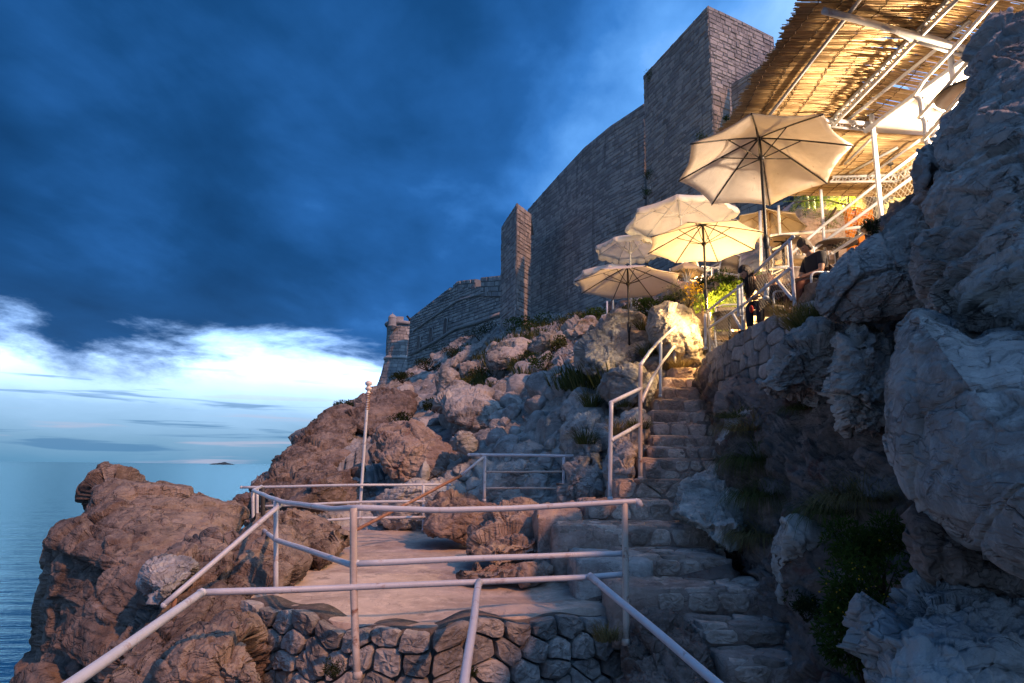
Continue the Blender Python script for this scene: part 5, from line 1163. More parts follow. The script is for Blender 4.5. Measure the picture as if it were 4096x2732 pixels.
def bush(c, r, n, ls, mat, label, seed, name='bush', group=None, stems=True, lw=.45, cat='bush'):
    c = np.array(c, float); r = np.broadcast_to(np.array(r, float), (3,))
    root = empty(name, (c[0], c[1], c[2] - r[2]), label, cat, group)
    V, F = leaves(c, *r, n, ls, seed, lw); mk('foliage', V, F, M[mat], root, smooth=False)
    if stems:
        rng = np.random.RandomState(seed); mb = MB(); b = c - np.array([0, 0, r[2]])
        for i in range(7):
            e = c + rng.uniform(-.6, .6, 3) * r; m_ = (b + e) / 2 + rng.uniform(-.1, .1, 3) * r; mb.tube([b, m_, e], [max(.006, r[0] * .03), r[0] * .02, .003], 4)
        mb.build('stems', M['bark'], root)
    return root
def tuft(c, l, n, seed, mat='grass', spread=.5, label=None, width=.006, hang=0.0, name='grass_tuft', group=None, dirv=(0, 0, 1), rr_=.12, cat='grass tuft', flowers=0):
    rng = np.random.RandomState(seed); c = np.array(c, float); V = []; F = []
    dv = np.array(dirv, float)
    for i in range(n):
        ll = l * rng.uniform(.45, 1.15); a = rng.uniform(0, 6.283); o = c + np.array([math.cos(a), math.sin(a), 0]) * rr_ * math.sqrt(rng.rand()); side = np.array([math.cos(a), math.sin(a), 0]) * spread * rng.uniform(.2, 1.2) + rng.uniform(-.15, .15, 3)
        d = dv + side; d /= np.linalg.norm(d); w = np.array([-math.sin(a + .5), math.cos(a + .5), 0]) * width
        p = o.copy(); pts = []
        for k in range(5):
            pts.append(p.copy()); d = d + np.array([0, 0, -1]) * (.22 + hang * .3) * k * .5 + rng.uniform(-.08, .08, 3); d /= np.linalg.norm(d); p = p + d * ll / 4
        b = len(V)
        for k, q_ in enumerate(pts): ww = w * (1 - k / 4.3); V += [q_ - ww, q_ + ww]
        F += [(b + 2 * k, b + 2 * k + 1, b + 2 * k + 3, b + 2 * k + 2) for k in range(4)]
    root = empty(name, tuple(c), label, cat, group) if flowers else None
    o = mk('blades' if flowers else name, V, F, M[mat], root, smooth=False, **({} if flowers else dict(label=label, cat=cat, group=group)))
    if flowers:
        V2, F2 = leaves(c + np.array([0, 0, l * .3]), rr_ * 1.6, rr_ * 1.6, l * .6, flowers, .022, seed + 1, .8); mk('flowers', V2, F2, M['flower'], root, smooth=False)
    return o
def PO(u, v, Y): return P(u * OV, v * OV, Y)
bpy.context.view_layer.update(); DG = bpy.context.evaluated_depsgraph_get()
def hit(u, v, Y, back=.02):
    """first surface seen at an overview pixel (falls back to distance Y)"""
    d = rays(u * OV, v * OV); d = d / np.linalg.norm(d); t = .5
    for _ in range(6):
        ok, loc, nor, idx, ob, _m = SC.ray_cast(DG, Vector(d * t), Vector(d), distance=100)
        if not ok: break
        nm = ob.name.split('.')[0]
        if nm in ('rail', 'post', 'canopy', 'rib', 'strut', 'pole', 'wire_net', 'reed', 'foliage', 'blades', 'grass_tuft', 'stems', 'valance'): t = loc.length + .05; continue
        if abs(loc.y - Y) > 4: break
        return np.array(loc) + d * back
    return PO(u, v, Y)
# slope vegetation
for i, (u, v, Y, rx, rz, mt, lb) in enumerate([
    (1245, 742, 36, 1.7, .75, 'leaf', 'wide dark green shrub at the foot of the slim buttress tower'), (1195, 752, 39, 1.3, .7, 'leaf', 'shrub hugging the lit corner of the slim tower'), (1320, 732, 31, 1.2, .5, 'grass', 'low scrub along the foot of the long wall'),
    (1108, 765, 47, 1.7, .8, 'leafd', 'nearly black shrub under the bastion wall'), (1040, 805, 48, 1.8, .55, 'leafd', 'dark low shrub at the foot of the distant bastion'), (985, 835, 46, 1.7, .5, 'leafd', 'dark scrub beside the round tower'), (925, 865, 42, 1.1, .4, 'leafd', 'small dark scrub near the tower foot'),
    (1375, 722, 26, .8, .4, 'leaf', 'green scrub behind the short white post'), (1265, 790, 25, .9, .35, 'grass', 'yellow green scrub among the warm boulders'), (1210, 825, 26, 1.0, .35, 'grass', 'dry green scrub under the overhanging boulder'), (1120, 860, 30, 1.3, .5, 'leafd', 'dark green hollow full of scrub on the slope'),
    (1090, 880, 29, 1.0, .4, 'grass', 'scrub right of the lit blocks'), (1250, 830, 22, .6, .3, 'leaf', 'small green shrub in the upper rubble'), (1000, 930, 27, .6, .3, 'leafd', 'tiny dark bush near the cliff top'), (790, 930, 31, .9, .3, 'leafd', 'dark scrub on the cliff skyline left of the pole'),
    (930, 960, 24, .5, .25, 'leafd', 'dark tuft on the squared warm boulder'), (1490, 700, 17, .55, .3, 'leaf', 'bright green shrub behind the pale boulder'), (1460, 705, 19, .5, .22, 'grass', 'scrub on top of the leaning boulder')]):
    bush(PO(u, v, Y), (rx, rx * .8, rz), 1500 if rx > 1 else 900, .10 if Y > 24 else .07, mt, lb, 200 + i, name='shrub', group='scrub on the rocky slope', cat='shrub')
for i, (u, v, Y, r, lb) in enumerate([(1485, 397, 32.9, .38, 'plant growing from the long wall, upper of two at the tower corner'), (1481, 440, 33.0, .42, 'plant growing from the long wall, lower of two at the tower corner'), (1609, 317, 28.2, .35, 'plant sprouting beside the left edge of the largest parasol'),
    (1668, 270, 28.2, .22, 'little plant on the lit tower face'), (1494, 172, 32.9, .4, 'wispy plant on the top step of the tower wall'), (1165, 632, 46, .3, 'small plant on the slim buttress tower'), (1168, 583, 46, .2, 'smallest plant high on the slim buttress tower')]):
    bush(PO(u, v, Y), (r, r, r * 1.0), 260, .09, 'leaf', lb, 240 + i, name='wall_plant', stems=True, cat='plant', lw=.25)
# creeper and flowering plants near the lamp
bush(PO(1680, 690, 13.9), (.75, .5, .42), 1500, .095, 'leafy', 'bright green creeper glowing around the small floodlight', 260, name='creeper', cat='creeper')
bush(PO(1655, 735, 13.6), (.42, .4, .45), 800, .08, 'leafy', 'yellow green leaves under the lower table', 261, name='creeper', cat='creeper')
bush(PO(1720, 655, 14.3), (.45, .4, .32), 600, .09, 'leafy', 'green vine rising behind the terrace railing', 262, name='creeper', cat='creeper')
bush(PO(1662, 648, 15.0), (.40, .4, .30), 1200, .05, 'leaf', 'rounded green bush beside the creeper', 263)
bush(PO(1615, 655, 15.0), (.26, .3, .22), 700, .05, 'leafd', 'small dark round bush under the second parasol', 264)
bush(PO(1580, 675, 14.2), (.55, .35, .30), 1500, .055, 'leafs', 'silvery plant with yellow flower heads on top of the pale boulder', 265, name='flowering_plant', cat='plant', lw=.18)
V, F = leaves(PO(1592, 672, 13.9), .42, .3, .26, 260, .035, 266, .9); mk('flower_heads', V, F, M['flower'], bpy.data.objects['flowering_plant'], smooth=False, kind='stuff')
bush(PO(1545, 690, 15.2), (.5, .4, .25), 900, .06, 'leaf', 'green bush between the leaning boulder and the pale one', 267)
bush(PO(1618, 700, 13.5), (.22, .3, .30), 500, .06, 'leafy', 'yellowish leaves behind the second parasol pole', 268, name='creeper', cat='creeper')
# compound-leaved tree by the crates
TR = empty('small_tree', tuple(P(3400, 1000, 15.5)), 'small tree with arching dark branches and feathery yellow lit leaves over the bar', 'tree')
rng = np.random.RandomState(12); mb = MB(); base = P(3425, 900, 15.6)
br = [PT([(3425,900,15.6),(3405,760,15.3),(3370,728,15.0),(3330,735,14.8),(3270,780,14.6),(3230,815,14.5)]), PT([(3405,765,15.3),(3390,820,14.9),(3310,800,14.7),(3230,800,14.6),(3175,810,14.4)]), PT([(3370,728,15.0),(3300,740,14.7),(3260,770,14.6)]), PT([(3340,830,14.8),(3310,870,14.6),(3305,910,14.5)]), PT([(3425,900,15.6),(3440,760,15.4),(3500,710,15.4)])]
for b in br: mb.tube(dense(b, .2, .03), np.linspace(.035, .008, len(dense(b, .2))), 6)
mb.build('trunk', M['bark'], TR)
V = []; F = []; VV = []
for b in br[:4]:
    D_ = dense(b, .07)
    for p in D_[3:]:
        for _ in range(3):
            d = rng.normal(size=3); d[2] -= .3; d /= np.linalg.norm(d); l = rng.uniform(.18, .34); sd = np.cross(d, [0, 0, 1]); sd /= np.linalg.norm(sd) + 1e-6
            for k in range(7):
                q_ = p + d * l * (k + 1) / 7 + np.array([0, 0, -.05 * (k / 7) ** 2])
                for sg in (1, -1):
                    a = sd * sg * .7 + d * .5; a /= np.linalg.norm(a); w = d * .012; L_ = .065 * (1 - .4 * abs(k / 6 - .4)); i0 = len(V)
                    V += [q_, q_ + a * L_ * .5 + w, q_ + a * L_ + np.array([0, 0, -.01]), q_ + a * L_ * .5 - w]; F.append((i0, i0 + 1, i0 + 2, i0 + 3))
mk('foliage', V, F, M['leafy'], TR, smooth=False)
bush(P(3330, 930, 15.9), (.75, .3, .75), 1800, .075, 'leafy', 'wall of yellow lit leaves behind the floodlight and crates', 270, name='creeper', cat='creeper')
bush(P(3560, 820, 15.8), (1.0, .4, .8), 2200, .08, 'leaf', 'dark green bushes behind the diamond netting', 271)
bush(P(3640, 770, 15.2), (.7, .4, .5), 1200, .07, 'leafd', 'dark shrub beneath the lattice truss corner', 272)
mb = MB(); mb.tube(dense(PT([(3470,1000,15.2),(3462,850,15.4),(3440,740,15.6),(3455,640,15.8)]), .3, .05), [.22] * len(dense(PT([(3470,1000,15.2),(3462,850,15.4),(3440,740,15.6),(3455,640,15.8)]), .3)), 9); mb.build('trunk', M['bark'], TR)
# foreground
bush(P(3490, 905, 6.1), (.13, .12, .09), 700, .035, 'leafd', 'small dark green bush on the crest of the sloping boulder', 280, lw=.2)
bush(PO(1862, 738, 7.7), (.27, .25, .22), 2000, .07, 'leaf', 'bushy grass spilling over the masonry wall above the jutting boulder', 281, lw=.12)
tuft(PO(1872, 755, 7.3), .42, 420, 282, 'grass', .9, 'grass hanging over the jutting grey boulder', rr_=.28, hang=.8)
tuft(PO(1812, 722, 8.2), .22, 200, 283, 'grassdry', .8, 'dry grass on the top edge of the masonry wall', rr_=.22)
for i, (u, v, Y, l, n_, lb, hg) in enumerate([(1720, 990, 7.9, .42, 320, 'grass tuft at the top of the trailing grass beside the stairs', .5), (1735, 1060, 7.3, .50, 520, 'long drooping grass tuft right of the pale cracked rock', 1.2), (1755, 1140, 6.9, .45, 420, 'middle of the trailing grass beside the stairs', 1.2),
    (1750, 1230, 6.5, .36, 420, 'grass drooping onto the lower steps', 1.0), (1690, 960, 8.6, .28, 200, 'thin grass against the rock beside the middle steps', .4), (1920, 1180, 5.3, .42, 360, 'green grass clump above the bright pale block', .6), (1980, 1150, 5.0, .40, 420, 'grass clump in the hollow beside the great boulder', .8), (1860, 940, 6.9, .26, 180, 'grass hanging in the dark hollow under the jutting boulder', 1.2)]):
    tuft(hit(u, v, Y, .04), l * 1.15, n_ + 150, 290 + i, 'grass' if i % 3 else 'grassdry', 1.1, lb, rr_=.20, hang=hg * 1.6 + .3, group='grass beside the stairs', dirv=(-.35, -.45, .55), width=.0045)
bush(PO(1985, 1400, 4.35), (.38, .35, .55), 4200, .05, 'leaf', 'big dark bush with tiny yellow flowers at the bottom right', 300, name='flowering_bush', lw=.25)
V, F = leaves(PO(1960, 1400, 4.15), 0.34, .2, .5, 55, .012, 301, .9); mk('flowers', V, F, M['flower'], bpy.data.objects['flowering_bush'], smooth=False, kind='stuff')
bush(PO(2020, 1250, 4.8), (.36, .3, .35), 2600, .055, 'leaf', 'dark bush in the cleft below the great boulder', 302, lw=.2)
bush(PO(1850, 1395, 5.2), (.16, .15, .10), 500, .04, 'leafd', 'tiny dark plant under the bright pale block', 303, lw=.3)
for i, (u, v, Y, l, lb) in enumerate([(1437, 935, 11.4, .30, 'grass behind the stair handrail, on the warm boulder'), (1360, 935, 13.4, .5, 'dark grass in the cleft of the long blue slab'), (1345, 1020, 12.2, .45, 'yellowish grass hanging in the cleft behind the rail gate'), (1425, 1000, 10.4, .4, 'ochre grass between the two handrail posts'),
    (1465, 985, 10.2, .25, 'small grass at the base of the second handrail post'), (1560, 845, 13.3, .3, 'dry grass at the top of the stairs by the pale boulder'), (1530, 850, 13.4, .3, 'dry grass tuft left of the top step'), (1490, 820, 14.2, .5, 'dark grass in the gap between the two tall boulders'), (1480, 760, 14.8, .5, 'dark green tuft hanging between the tall boulders')]):
    tuft(hit(u, v, Y, .04), l, 240, 320 + i, 'grassdry' if i in (3, 5, 6) else 'grass', .8, lb, rr_=.16, hang=.8, group='grass on the rocks left of the stairs')
bush(PO(770, 1535, 5.15), (.12, .1, .07), 350, .03, 'leafd', 'small green weed at the foot of the stone wall left', 340, name='weed', cat='weed', lw=.2)
bush(PO(1075, 1545, 5.3), (.10, .1, .05), 260, .03, 'leafd', 'small weed at the foot of the stone wall centre', 341, name='weed', cat='weed', lw=.2)
tuft(PO(1395, 1470, 5.75), .16, 160, 342, 'grassdry', .6, 'brown dry weeds around the foot of the right railing post', rr_=.10, hang=.8)
# grass scattered over the hillside (nobody could count it)
V = []; F = []; rng = np.random.RandomState(70)
for _ in range(330):
    u = rng.uniform(960, 1480); v = rng.uniform(745, 900)
    lim = np.interp(u, [860, 945, 1050, 1150, 1220, 1400, 1480], [905, 862, 797, 760, 742, 722, 705])
    if v < lim + 8 or fbm(np.array([[u * .012, v * .02, 1.]]), 2, 4)[0] < -.12: continue
    Y = float(HD(np.array(u * OV), np.array(v * OV))) - .9; c = PO(u, v, Y); l = rng.uniform(.3, .7); 
    for k in range(46):
        a = rng.uniform(0, 6.28); o = c + np.array([math.cos(a), math.sin(a), 0]) * rng.rand() * .5; d = np.array([math.cos(a) * .5, math.sin(a) * .5, 1.]) * l * rng.uniform(.5, 1.1); w = np.array([-math.sin(a), math.cos(a), 0]) * .018; i0 = len(V)
        V += [o - w, o + w, o + d * .6 + w * .7, o + d * .6 - w * .7, o + d + np.array([0, 0, -l * .15])]; F += [(i0, i0 + 1, i0 + 2, i0 + 3), (i0 + 3, i0 + 2, i0 + 4)]
mk('hillside_grass', V, F, M['grass'], None, smooth=False, kind='stuff')

# ------------------------------------------------------------------ bar furniture
def chair(loc, rz, label, dark=False):
    root = empty('bar_chair', loc, label, 'chair', 'white armchairs of the bar', rz=rz)
    W_, D_, S_, A_, Hh = .27, .26, .43, .66, .86
    for s in (-1, 1):
        x = s * W_
        mb = MB(); pts = bend([np.array(p) for p in [(x, -D_, 0), (x, -D_, A_ - .02), (x, D_ * .8, A_ + .01)]], .10); mb.tube(pts, .016, 8); mb.build('arm_frame', M['white'], root, local=True)
        mb = MB(); mb.tube(bend([np.array(p) for p in [(x, D_ + .06, 0), (x, D_ * .8, S_), (x * .96, D_ + .10, Hh)]], .06), .017, 8); mb.build('leg', M['white'], root, local=True)
    mb = MB(); mb.tube(bend([np.array(p) for p in [(-W_ * .96, D_ + .10, Hh - .02), (-W_ * .5, D_ + .13, Hh + .03), (W_ * .5, D_ + .13, Hh + .03), (W_ * .96, D_ + .10, Hh - .02)]], .06), .016, 8); mb.build('top_rail', M['white'], root, local=True)
    V, F = rough_box((-W_ + .01, -D_, S_ - .07), (W_ - .01, D_ * .85, S_), .004, 5, 10, 10, 4); mk('seat', V, F, M['wicker'], root, local=True)
    n = 9; V = []; 
    for j in range(6):
        for i in range(n):
            t = i / (n - 1) * 2 - 1; z = S_ + .03 + (Hh - S_ - .03) * j / 5; V.append((t * (W_ - .02), D_ * .8 + (z - S_) * .22 + .03 * (1 - t * t), z))
    F = [(j * n + i, j * n + i + 1, (j + 1) * n + i + 1, (j + 1) * n + i) for j in range(5) for i in range(n - 1)]
    o = mk('backrest', V, F, M['wicker'], root, local=True); sm = o.modifiers.new('s', 'SOLIDIFY'); sm.thickness = .018
    mb = MB(); mb.tube([(-W_, -D_, .20), (W_, -D_, .20)], .01, 6); mb.tube([(-W_, D_, .2), (W_, D_, .2)], .01, 6); mb.tube([(-W_, -D_, .2), (-W_, D_, .2)], .01, 6); mb.tube([(W_, -D_, .2), (W_, D_, .2)], .01, 6); mb.build('stretcher', M['white'], root, local=True)
    return root
def table(loc, label, r=.34, h=.72, tilt=0):
    root = empty('round_table', loc, label, 'table', 'round bar tables')
    MB().lathe([(.001, h + .012), (r * .97, h + .012), (r, h + .004), (r, h - .014), (r * .97, h - .02), (.001, h - .02)], 36).build('table_top', M['table'], root, local=True)
    MB().lathe([(r * 1.004, h + .008), (r * 1.012, h), (r * 1.004, h - .012)], 36).build('rim', M['darksteel'], root, local=True)
    MB().tube([(0, 0, .02), (0, 0, h - .02)], .028, 10).build('pedestal', M['black'], root, local=True)
    MB().box((0, 0, h - .03), (.34, .03, .015)).box((0, 0, h - .03), (.03, .34, .015)).build('bracket', M['black'], root, local=True, smooth=False)
    for a in (.4, 2.5, 4.6): MB().tube([(0, 0, .06), (.25 * math.cos(a), .25 * math.sin(a), .012)], .014, 6).build('foot', M['black'], root, local=True)
    return root
def at(u, v, z, zoff):
    """point whose height is z, seen at pixel (u, v)"""
    p = PZ(np.array(u), np.array(v), z); return (p[0], p[1], z - zoff)
UZ = 3.44
mp = P(3262, 1150, 9.45); manc = (mp[0], 9.45, BZ)
chair(manc, rad(-78), 'woven armchair holding the hunched man, closest to the dark rocks')
wp = P(3100, 1222, 10.5); womc = (wp[0], 10.5, BZ)
chair(womc, rad(-70), 'woven armchair under the dark haired woman')
table(at(2916, 1256, BZ + .72, .72), 'round dark table beside the small floodlight at the top of the stairs', r=.30)
p = P(2915, 1322, 12.4); chair((p[0], 12.5, BZ), rad(175), 'empty white chair in front of the lowest round table')
p = P(3010, 1290, 12.9); chair((p[0], 12.9, BZ), rad(20), 'empty white chair behind the seated woman near the wall')
p = P(3170, 1100, 9.9); table((p[0], 10.3, BZ), 'dark round table between the seated woman and man', r=.26)
table(at(3130, 962, UZ + .72, .72), 'round slatted table up left, right of the largest parasol pole', r=.32)
table(at(3345, 975, UZ + .72, .72), 'round table seen from below just above the man in the chair', r=.36)
table(at(3530, 862, UZ + .92, .92), 'round table beside the tall white column and small bush', r=.36)
p = P(3170, 1010, 12.3); chair((p[0], 12.3, UZ), rad(10), 'grey backed white chair left of the upper tables')
p = P(3265, 985, 12.6); chair((p[0], 12.6, UZ), rad(-15), 'white chair between two upper round tables')
p = P(3420, 1010, 9.6); chair((p[0], 9.6, BZ), rad(200), 'white chair directly under the orange crates')
p = P(3590, 840, 12.2); chair((p[0], 12.4, UZ + .2), rad(30), 'white chair with curved back next to the highest round table')
for (u, v, Y, a, lb) in ((2750, 1120, 16.2, 20, 'tiny white chair behind the low slope railing'), (2890, 1095, 15.6, 200, 'tiny white chair at the right end of the low slope railing'), (2820, 1105, 16.6, 100, 'tiny dark chair between the posts of the low slope railing')):
    p = P(u, v, Y); chair((p[0], Y, p[2] - .5), rad(a), lb)
p = P(3890, 372, 8.0); o = table((p[0], 8.0, p[2] - .72), 'big brown round table top seen from beneath, at the edge of the tall rock wall', r=.42)
# supports for the furniture high up the slope
V, F = rough_box((P(2690, 1150, 15.4)[0], 15.2, P(2700, 1150, 16)[2] - 1.2), (P(2960, 1100, 15.4)[0], 17.2, P(2800, 1128, 16)[2] - .18), .04, 31, 18, 8, 8); mk('slope_terrace', V, F, M['step'], None, label='small rough terrace ledge on the slope carrying the far chairs', cat='ledge')
V, F = rough_box((P(3880, 600, 8.6)[0], 7.4, P(3890, 372, 8.0)[2] - 1.9), (P(3890, 372, 8)[0] + 1.6, 9.4, P(3890, 372, 8)[2] - .72), .03, 33, 12, 8, 6); mk('platform', V, F, M['step'], None, label='stone platform behind the tall rock wall under the big round table', cat='platform')
# crates
def crate(loc, rz, label, mat='orange', w=.34, d=.26, h=.20):
    root = empty('beer_crate', loc, label, 'crate', 'stacked bottle crates', rz=rz)
    mb = MB(); t = .018
    mb.box((0, 0, t / 2), (w, d, t)); 
    for s in (-1, 1):
        mb.box((s * (w / 2 - t / 2), 0, h / 2 + .003), (t, d - .004, h - .02))
        # front and back with a hand slot
        y = s * (d / 2 - t / 2); mb.box((0, y, h * .26), (w - 2 * t - .002, t, h * .50)); mb.box((0, y, h * .93), (w - 2 * t - .002, t, h * .10)); 
        for e in (-1, 1): mb.box((e * w * .31, y, h * .69), (w * .32, t, h * .36))
    mb.box((0, 0, h - .006), (w + .008, d + .008, .010)) if False else None
    mb.build('body', M[mat], root, local=True, smooth=False)
    MB().box((0, 0, h * .66), (w - .05, d - .06, h * .3)).build('bottles', M['black'], root, local=True, smooth=False)
    n = 10; V = []
    for j in (0, 1):
        for i in range(n): x = -.075 + .15 * i / (n - 1); V.append((x, -d / 2 - .003, h * .20 + j * .038 + .012 * math.sin(x * 30)))
    mk('printed_mark', V, [(i, i + 1, n + i + 1, n + i) for i in range(n - 1)], M['ceramic'], root, local=True, smooth=False)
    V = [(x * .88, y - .001, h * .20 + (z - h * .20) * .62 + .007) for x, y, z in V]; mk('printed_mark', V, [(i, i + 1, n + i + 1, n + i) for i in range(n - 1)], M['redmark'], root, local=True, smooth=False)
    return root
words = ['top', 'second', 'third', 'fourth', 'fifth', 'bottom']
Yc = 14.9; hC = .205
a = P(3403, 835, Yc); b = P(3447, 845, Yc - .1)
for k in range(6):
    crate((a[0] + .01 * (k % 2), Yc, a[2] - hC * (k + 1)), rad(4), 'orange bottle crate, %s of the taller left stack' % words[k])
for k in range(6):
    crate((b[0] + .012 * (k % 2), Yc - .15, b[2] - hC * (k + 1)), rad(-14), ('grey blue bottle crate in the right stack of orange ones' if k == 2 else 'orange bottle crate, %s of the right stack' % words[k]), 'crateblue' if k == 2 else 'orange')
c_ = P(3375, 930, Yc + .1)
for k in range(4): crate((c_[0], Yc + .25, c_[2] - hC * (k + 1)), rad(2), 'deep orange crate, %s of the low stack half hidden at the left' % ['top', 'second', 'third', 'bottom'][k])
mb = MB(); mb.box((P(3410, 1000, Yc)[0], Yc, (a[2] - 6 * hC + 3.42) / 2), (1.3, 1.0, abs(a[2] - 6 * hC - 3.42) + .01)); mb.build('crate_plinth', M['step'], None, smooth=False, label='low stone ledge behind the upper tables carrying the crates', cat='ledge')

# ------------------------------------------------------------------ people
def skin(name, joints, edges, radii, mat, parent, sub=2, root_i=0):
    me = bpy.data.meshes.new(name); me.from_pydata([tuple(j) for j in joints], edges, []); o = bpy.data.objects.new(name, me); COL.objects.link(o)
    me.materials.append(M[mat] if isinstance(mat, str) else mat); o.parent = parent
    md = o.modifiers.new('k', 'SKIN'); md.use_smooth_shade = True
    for i, r in enumerate(radii):
        d = me.skin_vertices[0].data[i]; d.radius = r if isinstance(r, tuple) else (r, r); d.use_root = (i == root_i)
    s = o.modifiers.new('s', 'SUBSURF'); s.levels = sub; s.render_levels = sub; return o
def head_mesh(parent, c, yaw, pitch, hairmat, long_hair=False, hairdrop=.0):
    S, F = ico(4); V = S * np.array([.075, .092, .112])
    jaw = np.clip(-S[:, 2], 0, 1); V[:, 0] *= 1 - .30 * jaw; V[:, 1] *= 1 - .12 * jaw; V[:, 1] -= .012 * jaw
    nose = np.exp(-((S[:, 0] / .13) ** 2 + ((S[:, 2] + .12) / .20) ** 2)) * (S[:, 1] < 0); V[:, 1] -= .024 * nose
    for sx in (-1, 1):
        eye = np.exp(-(((S[:, 0] - sx * .38) / .16) ** 2 + ((S[:, 2] - .05) / .12) ** 2)) * (S[:, 1] < 0); V[:, 1] += .010 * eye
        ear = np.exp(-(((S[:, 1] - .08) / .13) ** 2 + ((S[:, 2] + .02) / .22) ** 2)) * (S[:, 0] * sx > .5); V[:, 0] += sx * .018 * ear
    mouth = np.exp(-((S[:, 0] / .25) ** 2 + ((S[:, 2] + .48) / .05) ** 2)) * (S[:, 1] < 0); V[:, 1] += .004 * mouth
    Rm = np.array((Matrix.Rotation(yaw, 3, 'Z') @ Matrix.Rotation(pitch, 3, 'X'))); tf = lambda q: q @ Rm.T + np.array(c)
    mk('head', tf(V), F, M['skin'], parent, local=True)
    for sx in (-1, 1):
        E = ico(2); mk('eye', tf(E[0] * .008 + np.array([sx * .029, -.080, .005])), E[1], M['black'], parent, local=True)
    H = S.copy(); keep = (H[:, 1] > -.35 - .3 * H[:, 2]) | (H[:, 2] > .35)
    k = np.where(keep & (H[:, 2] > -.75), 1.13, .93)[:, None]; HV = H * np.array([.077, .094, .114]) * k; HV = HV + H * (.006 * fbm(H * 9, 3, 4))[:, None] + np.array([0, .006, .004])
    hr = mk('hair', tf(HV), F, M[hairmat], parent, local=True)
    if long_hair:
        rng = np.random.RandomState(8); mb = MB()
        for i in range(90):
            a = rng.uniform(.1, 3.04); s0 = np.array([.07 * math.cos(a), .02 + .075 * math.sin(a) * .8, rng.uniform(-.02, .06)]); p0 = tf(s0)
            q_ = p0 + np.array([rng.uniform(-.05, .03), rng.uniform(-.03, .05), -.12]); e = q_ + np.array([rng.uniform(-.03, .05), rng.uniform(-.04, .03), -.20 - rng.rand() * .14])
            mb.tube([p0, (p0 + q_) / 2 + rng.uniform(-.01, .01, 3), q_, e], [.008, .012, .011, .003], 5)
        mb.build('long_hair', M[hairmat], parent, local=True)
def hand(parent, wrist, direction, up=(0, 0, 1), mat='skin', s=1.0, curl=.5):
    w = np.array(wrist, float); d = np.array(direction, float); d /= np.linalg.norm(d); u = np.array(up, float); u = u - d * (u @ d); u /= np.linalg.norm(u); x = np.cross(d, u)
    V, F = ico(3); mk('palm', w + d * .045 * s + (V[:, :1] * x * .040 + V[:, 1:2] * d * .050 + V[:, 2:] * u * .016) * s, F, M[mat], parent, local=True)
    for i, (o, l) in enumerate(((-.030, .066), (-.010, .078), (.010, .073), (.029, .058))):
        b = w + (d * .080 + x * o) * s; p1 = b + (d * l * .45 - u * .012 * curl) * s; p2 = p1 + (d * l * .32 * (1 - curl * .4) - u * l * .32 * curl) * s; p3 = p2 + (d * l * .2 * (1 - curl) - u * l * .28) * s
        MB().tube([b - d * .02 * s, b, p1, p2, p3], [.009 * s, .0088 * s, .008 * s, .0075 * s, .006 * s], 7).build('finger', M[mat], parent, local=True)
    t0 = w + (d * .03 - x * .030) * s; MB().tube([t0, t0 + (d * .028 - x * .026 - u * .006) * s, t0 + (d * .055 - x * .030 - u * .02) * s], [.011 * s, .010 * s, .007 * s], 7).build('thumb', M[mat], parent, local=True)
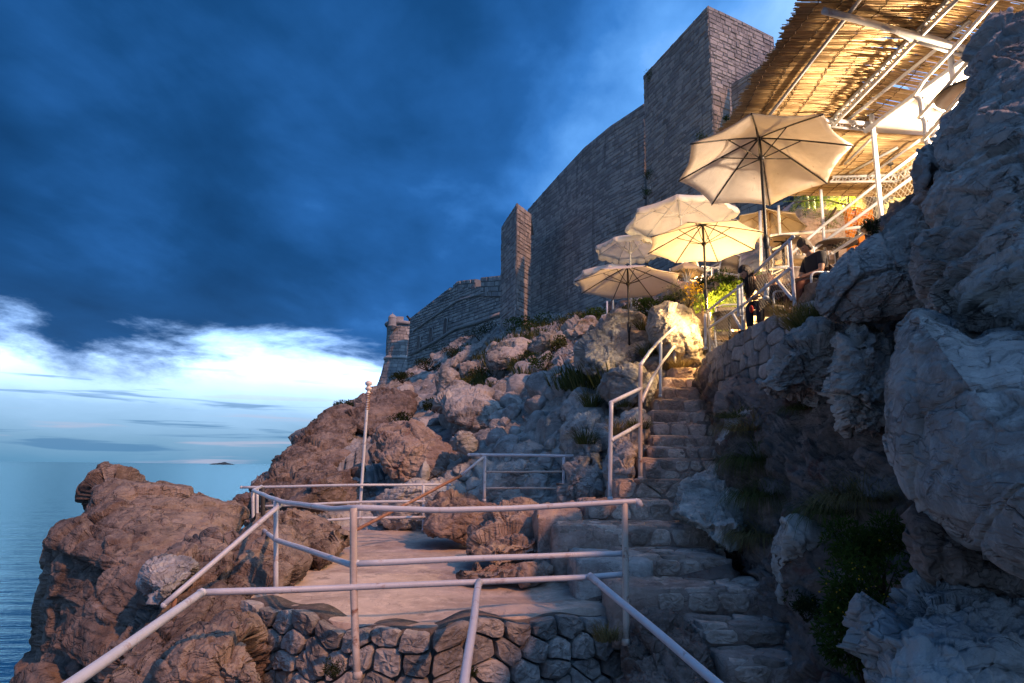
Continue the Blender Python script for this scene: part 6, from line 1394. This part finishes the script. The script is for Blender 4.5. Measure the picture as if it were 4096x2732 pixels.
def seated(loc, rz, label, top, bottom, hair, lean=.25, longh=False, hy=0.0, hp=0.0, arms='thigh', short_sleeve=True, bare_legs=False):
    root = empty('person', loc, label, 'person', rz=rz)         # local: faces -Y, seat height .45
    hip = np.array([0, .10, .53]); ch = hip + np.array([0, -lean * .9, .36 - lean * .25]); nk = hip + np.array([0, -lean * 1.45, .52 - lean * .5]); hd = nk + np.array([0, -.05 - lean * .25, .13 - lean * .10])
    J = [hip, hip + (ch - hip) * .5, ch, nk, nk + (hd - nk) * .5]; E = [(0, 1), (1, 2), (2, 3), (3, 4)]; Rr_ = [(.15, .12), (.135, .10), (.16, .105), (.055, .055), (.05, .05)]
    arm = []
    for s in (-1, 1):
        sh = ch + np.array([s * .17, 0, .09]); el = sh + np.array([s * .07, -.06 - lean * .2, -.27]); wr = np.array([s * .12, -.34, .60]) if arms == 'thigh' else np.array([s * .24, -.22, .68])
        if arms == 'face' and s == 1: el = sh + np.array([.02, -.20, -.16]); wr = hd + np.array([.05, -.12, -.10])
        i = len(J); J += [sh, el, wr]; E += [(2, i), (i, i + 1), (i + 1, i + 2)]; Rr_ += [(.060, .06), (.042, .042), (.028, .028)]
        kn = np.array([s * .13, -.38, .50]); an = np.array([s * .12, -.40, .09]); toe = an + np.array([s * .01, -.15, -.05])
        i = len(J); J += [hip + np.array([s * .09, -.04, -.02]), kn, an, toe]; E += [(0, i), (i, i + 1), (i + 1, i + 2), (i + 2, i + 3)]; Rr_ += [(.085, .085), (.062, .062), (.040, .040), (.035, .025)]
        arm.append((sh, el, wr, kn, an, toe))
    skin('body', J, E, Rr_, 'skin', root)
    J2, E2, R2 = [hip, hip + (ch - hip) * .5, ch, nk - np.array([0, 0, .01])], [(0, 1), (1, 2), (2, 3)], [(.165, .135), (.15, .115), (.175, .12), (.075, .07)]
    for k, (sh, el, wr, *_r) in enumerate(arm):
        i = len(J2); e = sh + (el - sh) * (.75 if short_sleeve else 1.0); J2 += [sh, e]; E2 += [(2, i), (i, i + 1)]; R2 += [(.072, .072), (.056, .056)]
        if not short_sleeve: J2.append(el + (wr - el) * .92); E2.append((i + 1, i + 2)); R2.append((.040, .040))
    skin('shirt', J2, E2, R2, top, root)
    J3, E3, R3 = [hip + np.array([0, 0, .03])], [], [(.165, .135)]
    for (sh, el, wr, kn, an, toe), s in zip(arm, (-1, 1)):
        i = len(J3); J3 += [hip + np.array([s * .09, -.06, -.02]), kn]; E3 += [(0, i), (i, i + 1)]; R3 += [(.098, .098), (.076, .076)]
        if not bare_legs: J3.append(kn + (an - kn) * .93); E3.append((i + 1, i + 2)); R3.append((.056, .056))
    skin('trousers', J3, E3, R3, bottom, root)
    for (sh, el, wr, kn, an, toe), s in zip(arm, (-1, 1)):
        hand(root, wr, (wr - el) + np.array([0, -.05, 0])); V, F = ico(3); mk('shoe', V * np.array([.045, .13, .04]) + (an + toe) / 2 + np.array([0, -.02, -.02]), F, M['black'], root, local=True)
    head_mesh(root, hd, hy, hp, hair, longh); return root
seated((manc[0] + .02, manc[1], manc[2]), rad(-78), 'person in dark clothes hunched forward in the woven armchair, head bowed', 'navy', 'brownc', 'hair2', lean=.12, hp=rad(45), hy=rad(10))
seated((womc[0], womc[1] + .02, womc[2]), rad(-70), 'person with long dark hair bending forward on the chair nearest the stairs, brown top', 'brownc', 'navy', 'hair', lean=.34, longh=True, hp=rad(35), hy=rad(-10), short_sleeve=True)
# someone standing on the steps behind the bar: legs in jeans show under the parasol
g = P(3244, 862, 15.4); PS = empty('person', (g[0], g[1], g[2]), 'person in blue jeans standing behind the largest parasol, only the legs visible', 'person', rz=rad(200))
J = [(0, 0, .95), (0, 0, 1.15), (0, 0, 1.38), (0, 0, 1.52), (0, 0, 1.58)]; E = [(0, 1), (1, 2), (2, 3), (3, 4)]; R_ = [(.15, .11), (.13, .10), (.17, .11), (.055, .055), (.05, .05)]
J2 = [(0, 0, .97)]; E2 = []; R2 = [(.16, .12)]
for s in (-1, 1):
    i = len(J); J += [(s * .19, 0, 1.45), (s * .24, -.02, 1.15), (s * .25, -.10, .90)]; E += [(2, i), (i, i + 1), (i + 1, i + 2)]; R_ += [(.06, .06), (.042, .042), (.028, .028)]
    i = len(J); J += [(s * .09, 0, .88), (s * .10, -.04, .48), (s * .10, .02 * s, .08), (s * .10, -.14, .03)]; E += [(0, i), (i, i + 1), (i + 1, i + 2), (i + 2, i + 3)]; R_ += [(.09, .09), (.062, .062), (.04, .04), (.035, .025)]
    i = len(J2); J2 += [(s * .09, 0, .88), (s * .10, -.04, .48), (s * .10, .02 * s, .12)]; E2 += [(0, i), (i, i + 1), (i + 1, i + 2)]; R2 += [(.105, .105), (.078, .078), (.06, .06)]
    V, F = ico(3); mk('shoe', V * np.array([.045, .13, .045]) + np.array([s * .10, -.06, .035]), F, M['black'], PS, local=True)
skin('body', J, E, R_, 'skin', PS); skin('jeans', J2, E2, R2, 'jeans', PS); skin('shirt', [(0, 0, .98), (0, 0, 1.15), (0, 0, 1.40), (0, 0, 1.5), (-.19, 0, 1.45), (-.23, 0, 1.2), (.19, 0, 1.45), (.23, 0, 1.2)], [(0, 1), (1, 2), (2, 3), (2, 4), (4, 5), (2, 6), (6, 7)], [(.165, .13), (.145, .115), (.185, .125), (.07, .07), (.072, .072), (.056, .056), (.072, .072), (.056, .056)], 'navy', PS)
head_mesh(PS, (0, -.02, 1.68), 0, 0, 'hair'); 
for s in (-1, 1): hand(PS, (s * .25, -.10, .90), (s * .02, -.1, -1), (0, 1, 0))
V, F = rough_box((g[0] - .6, g[1] - .5, 3.3), (g[0] + .9, g[1] + 1.2, g[2]), .03, 35, 12, 10, 6); mk('landing', V, F, M['step'], None, label='rough stone landing behind the parasols where someone stands', cat='landing')
# red bag by the woman, glass on the table
bp = P(3006, 1236, 10.2); S, F = ico(3); mk('bag', S * np.array([.03, .045, .06]) + bp, F, M['red'], None, label='small red bag hanging beside the seated woman', cat='bag')
# cord looped on the railing, and rope ends
mb = MB()
for (u, Y) in ((3066, 9.9), (3078, 9.8), (3092, 9.7), (3050, 10.05)):
    p = P(u, 1040, Y); mb.tube([p, p + np.array([.01, 0, -.12]), p + np.array([-.015, 0, -.25]), p + np.array([.01, 0, -.36])], .003, 4)
mb.build('loose_cords', M['rope'], None, label='loose pale cords dangling from the terrace railing', cat='cord')
